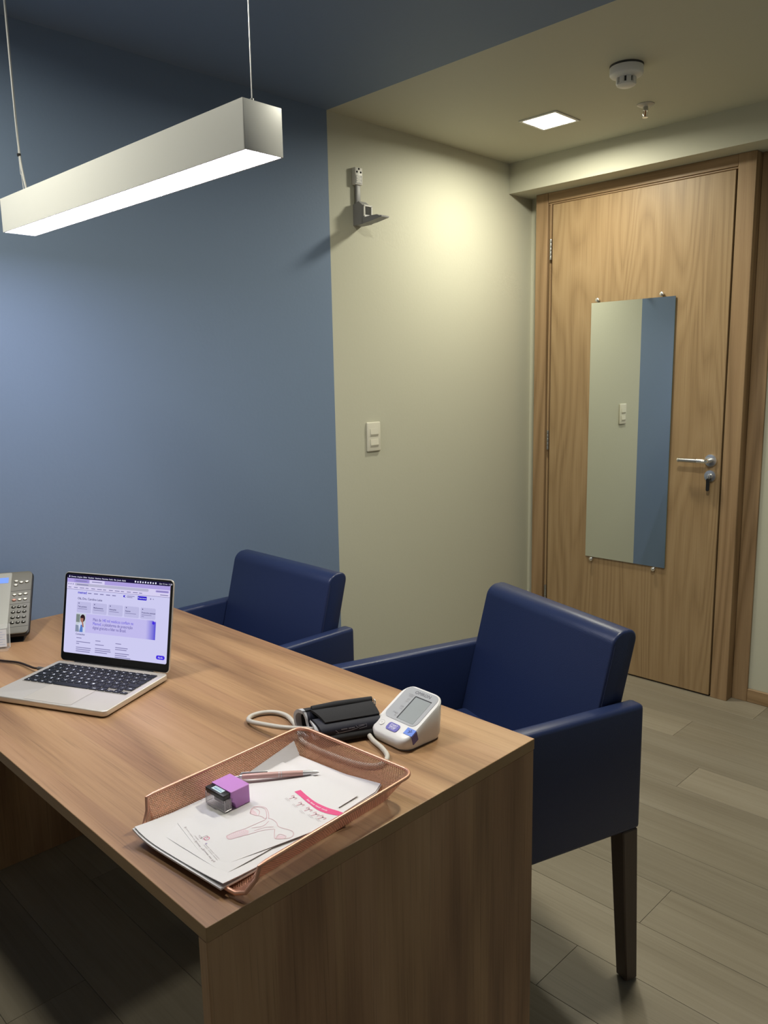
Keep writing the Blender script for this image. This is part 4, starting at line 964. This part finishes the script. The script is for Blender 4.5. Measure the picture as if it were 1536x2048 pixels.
b = new(); stroke(b, [(bx_(0.85), by_(0.235)), (bx_(0.90), by_(0.215)), (bx_(0.865), by_(0.185))], 0.0012, BF_, z=0.0011); flat(b, [(x+bx_(0.905), y_+by_(0.24)) for x, y_ in circ(0.0013, 10)], BF_, 0, 0.0011); stroke(b, [(bx_(0.87), by_(0.205)), (bx_(0.94), by_(0.225))], 0.0009, BF_, z=0.0011); obj('sticker_mark', b, mat('sticker_ink', (0.015, 0.02, 0.12), 0.5), stk)

# arm cuff
M_CF = mat('cuff_charcoal', (0.028, 0.028, 0.031), 0.8, bump=0.4, bscale=1500, spec=0.3); M_CN = mat('cuff_navy', (0.008, 0.009, 0.022), 0.6, bump=0.2, bscale=1200); M_CG = mat('cuff_grey_edge', (0.42, 0.43, 0.46), 0.6); M_HOSE = mat('hose_beige_grey', (0.50, 0.47, 0.42), 0.45)
cfM = T(1.1560, 0.8690, DZ) @ R(math.radians(65.1), 'Z') @ R(PI/2, 'X') @ R(PI/2, 'Y')
# local: build directly with axes  e (across, toward the camera), z up, a (along)
ax = Vector((0.42, 0.907, 0)); ex_ = Vector((0.907, -0.42, 0))
CFO = Vector((1.1545, 0.8700, DZ))
cf = thing('arm_cuff', 'folded charcoal arm cuff with grey edging and beige hose beside the monitor', 'blood pressure cuff', T(*CFO))
CFB = Matrix(((ex_.x, 0, ax.x, 0), (ex_.y, 0, ax.y, 0), (0, 1, 0, 0), (0, 0, 0, 1)))     # (e, z, a) -> world offset
def ribbon(pts, thick, a0, a1, M_, skew=0.0, mi=0, capmi=None, n=5):
    C = [Vector((p.x, p.y)) for p in spline([(x, z_, 0) for x, z_ in pts], n)]
    k_ = len(C); up_, dn = [], []
    for i in range(k_):
        d2 = (C[min(i+1, k_-1)]-C[max(i-1, 0)]).normalized(); n2 = Vector((-d2.y, d2.x))*thick/2
        up_.append(C[i]+n2); dn.append(C[i]-n2)
    t = bmesh.new(); loop = up_+dn[::-1]; nn = len(loop)
    A = [t.verts.new((p.x, p.y, a0+skew*p.x)) for p in loop]; B = [t.verts.new((p.x, p.y, a1+skew*0.3*p.x)) for p in loop]
    for q in range(nn):
        f = t.faces.new((A[q], A[(q+1) % nn], B[(q+1) % nn], B[q])); f.smooth = True
    for i in range(k_-1):
        t.faces.new((A[i], A[i+1], A[nn-2-i], A[nn-1-i])); t.faces.new((B[i], B[i+1], B[nn-2-i], B[nn-1-i]))
    bmesh.ops.recalc_face_normals(t, faces=t.faces)
    b = new(); merge(b, t, CFB, mi, True); return b
outer = [(-0.004, 0.049), (-0.020, 0.047), (-0.031, 0.034), (-0.027, 0.014), (-0.012, 0.0045), (0.012, 0.004), (0.034, 0.0042), (0.046, 0.0075), (0.0475, 0.0130), (0.0430, 0.0165)]
inner = [(-0.004, 0.0485), (0.003, 0.040), (0.007, 0.029), (0.016, 0.019), (0.029, 0.0130), (0.0405, 0.0165), (0.0425, 0.0260), (0.0330, 0.0345), (0.016, 0.0400)]
obj('outer_layer', ribbon(outer, 0.006, 0.0, 0.128, None, 0.35), M_CF, cf)
obj('inner_layer', ribbon(inner, 0.005, 0.001, 0.129, None, 0.35), M_CN, cf, label='navy inner band of the cuff')
obj('edge_binding', ribbon(outer[:6], 0.0064, -0.004, 0.0002, None, 0.35), M_CG, cf, label='pale grey edge binding')
obj('edge_binding', ribbon(inner, 0.0050, -0.003, 0.0012, None, 0.35), M_CG, cf, label='pale grey edge binding')
obj('flap', ribbon([(-0.002, 0.0515), (0.010, 0.0495), (0.022, 0.0450), (0.033, 0.0385)], 0.0045, 0.010, 0.128, None, 0.5), M_CF, cf)
b = new(); tube(b, [CFB @ Vector((-0.005, 0.0525, 0.012)), CFB @ Vector((-0.005, 0.0535, 0.06)), CFB @ Vector((-0.005, 0.0525, 0.131))], [0.0062, 0.0072, 0.0062], 12); obj('folded_ridge', b, M_CF, cf)
b = new(); tube(b, [CFB @ Vector((0.0025+0.005*math.cos(2*PI*k/16), 0.049+0.006*math.sin(2*PI*k/16), 0.134)) for k in range(16)], 0.0011, 8, closed=True); obj('metal_ring', b, M_CHROME, cf)
b = new()
PFm = CFB @ Matrix(((0, -0.08, 0.99, 0.0456), (0, 0.99, 0.08, 0.0240), (1, 0, 0, 0.0), (0, 0, 0, 1)))
# printed diagram on the navy band: (x along the cuff, y up the band)
stroke(b, [(0.043, 0.0030), (0.049, -0.0030), (0.072, -0.0015), (0.085, 0.0005)], 0.0006, PFm, z=0.0008); stroke(b, [(0.043, -0.0035), (0.049, -0.0030)], 0.0005, PFm, z=0.0008)
stroke(b, [(0.082, 0.0055), (0.086, 0.0015), (0.092, 0.0035), (0.098, 0.0040)], 0.0006, PFm, z=0.0008); stroke(b, [(0.087, 0.0050), (0.103, 0.0055), (0.103, 0.0005), (0.088, -0.0010)], 0.0006, PFm, z=0.0008)
for q in range(13):
    if q == 6: continue
    quad(b, 0.054+q*0.0020, 0.0553+q*0.0020, 0.0022, 0.0036, PFm, 0, 0.0008)
obj('printed_diagram', b, mat('cuff_print', (0.55, 0.60, 0.72), 0.6), cf)
hp = [(1.172, 0.871, 0.022), (1.150, 0.853, 0.023), (1.120, 0.838, 0.021), (1.080, 0.831, 0.016), (1.042, 0.829, 0.010), (1.020, 0.834, 0.0065), (1.008, 0.850, 0.0055), (1.010, 0.872, 0.0052), (1.027, 0.892, 0.0052), (1.058, 0.898, 0.0055), (1.094, 0.887, 0.0055), (1.128, 0.872, 0.0055), (1.165, 0.850, 0.0055), (1.21, 0.846, 0.0055), (1.26, 0.850, 0.0055), (1.305, 0.858, 0.0055), (1.331, 0.872, 0.0055), (1.335, 0.893, 0.0055), (1.322, 0.914, 0.0055), (1.293, 0.929, 0.0055), (1.262, 0.938, 0.0060), (1.238, 0.950, 0.0085), (1.2345, 0.966, 0.0100), (1.2365, 0.980, 0.0105)]
b = new(); tube(b, spline([Vector((x, y_, DZ+z_))-CFO for x, y_, z_ in hp], 6), 0.0046, 12); obj('air_hose', b, M_HOSE, cf, label='beige air hose')
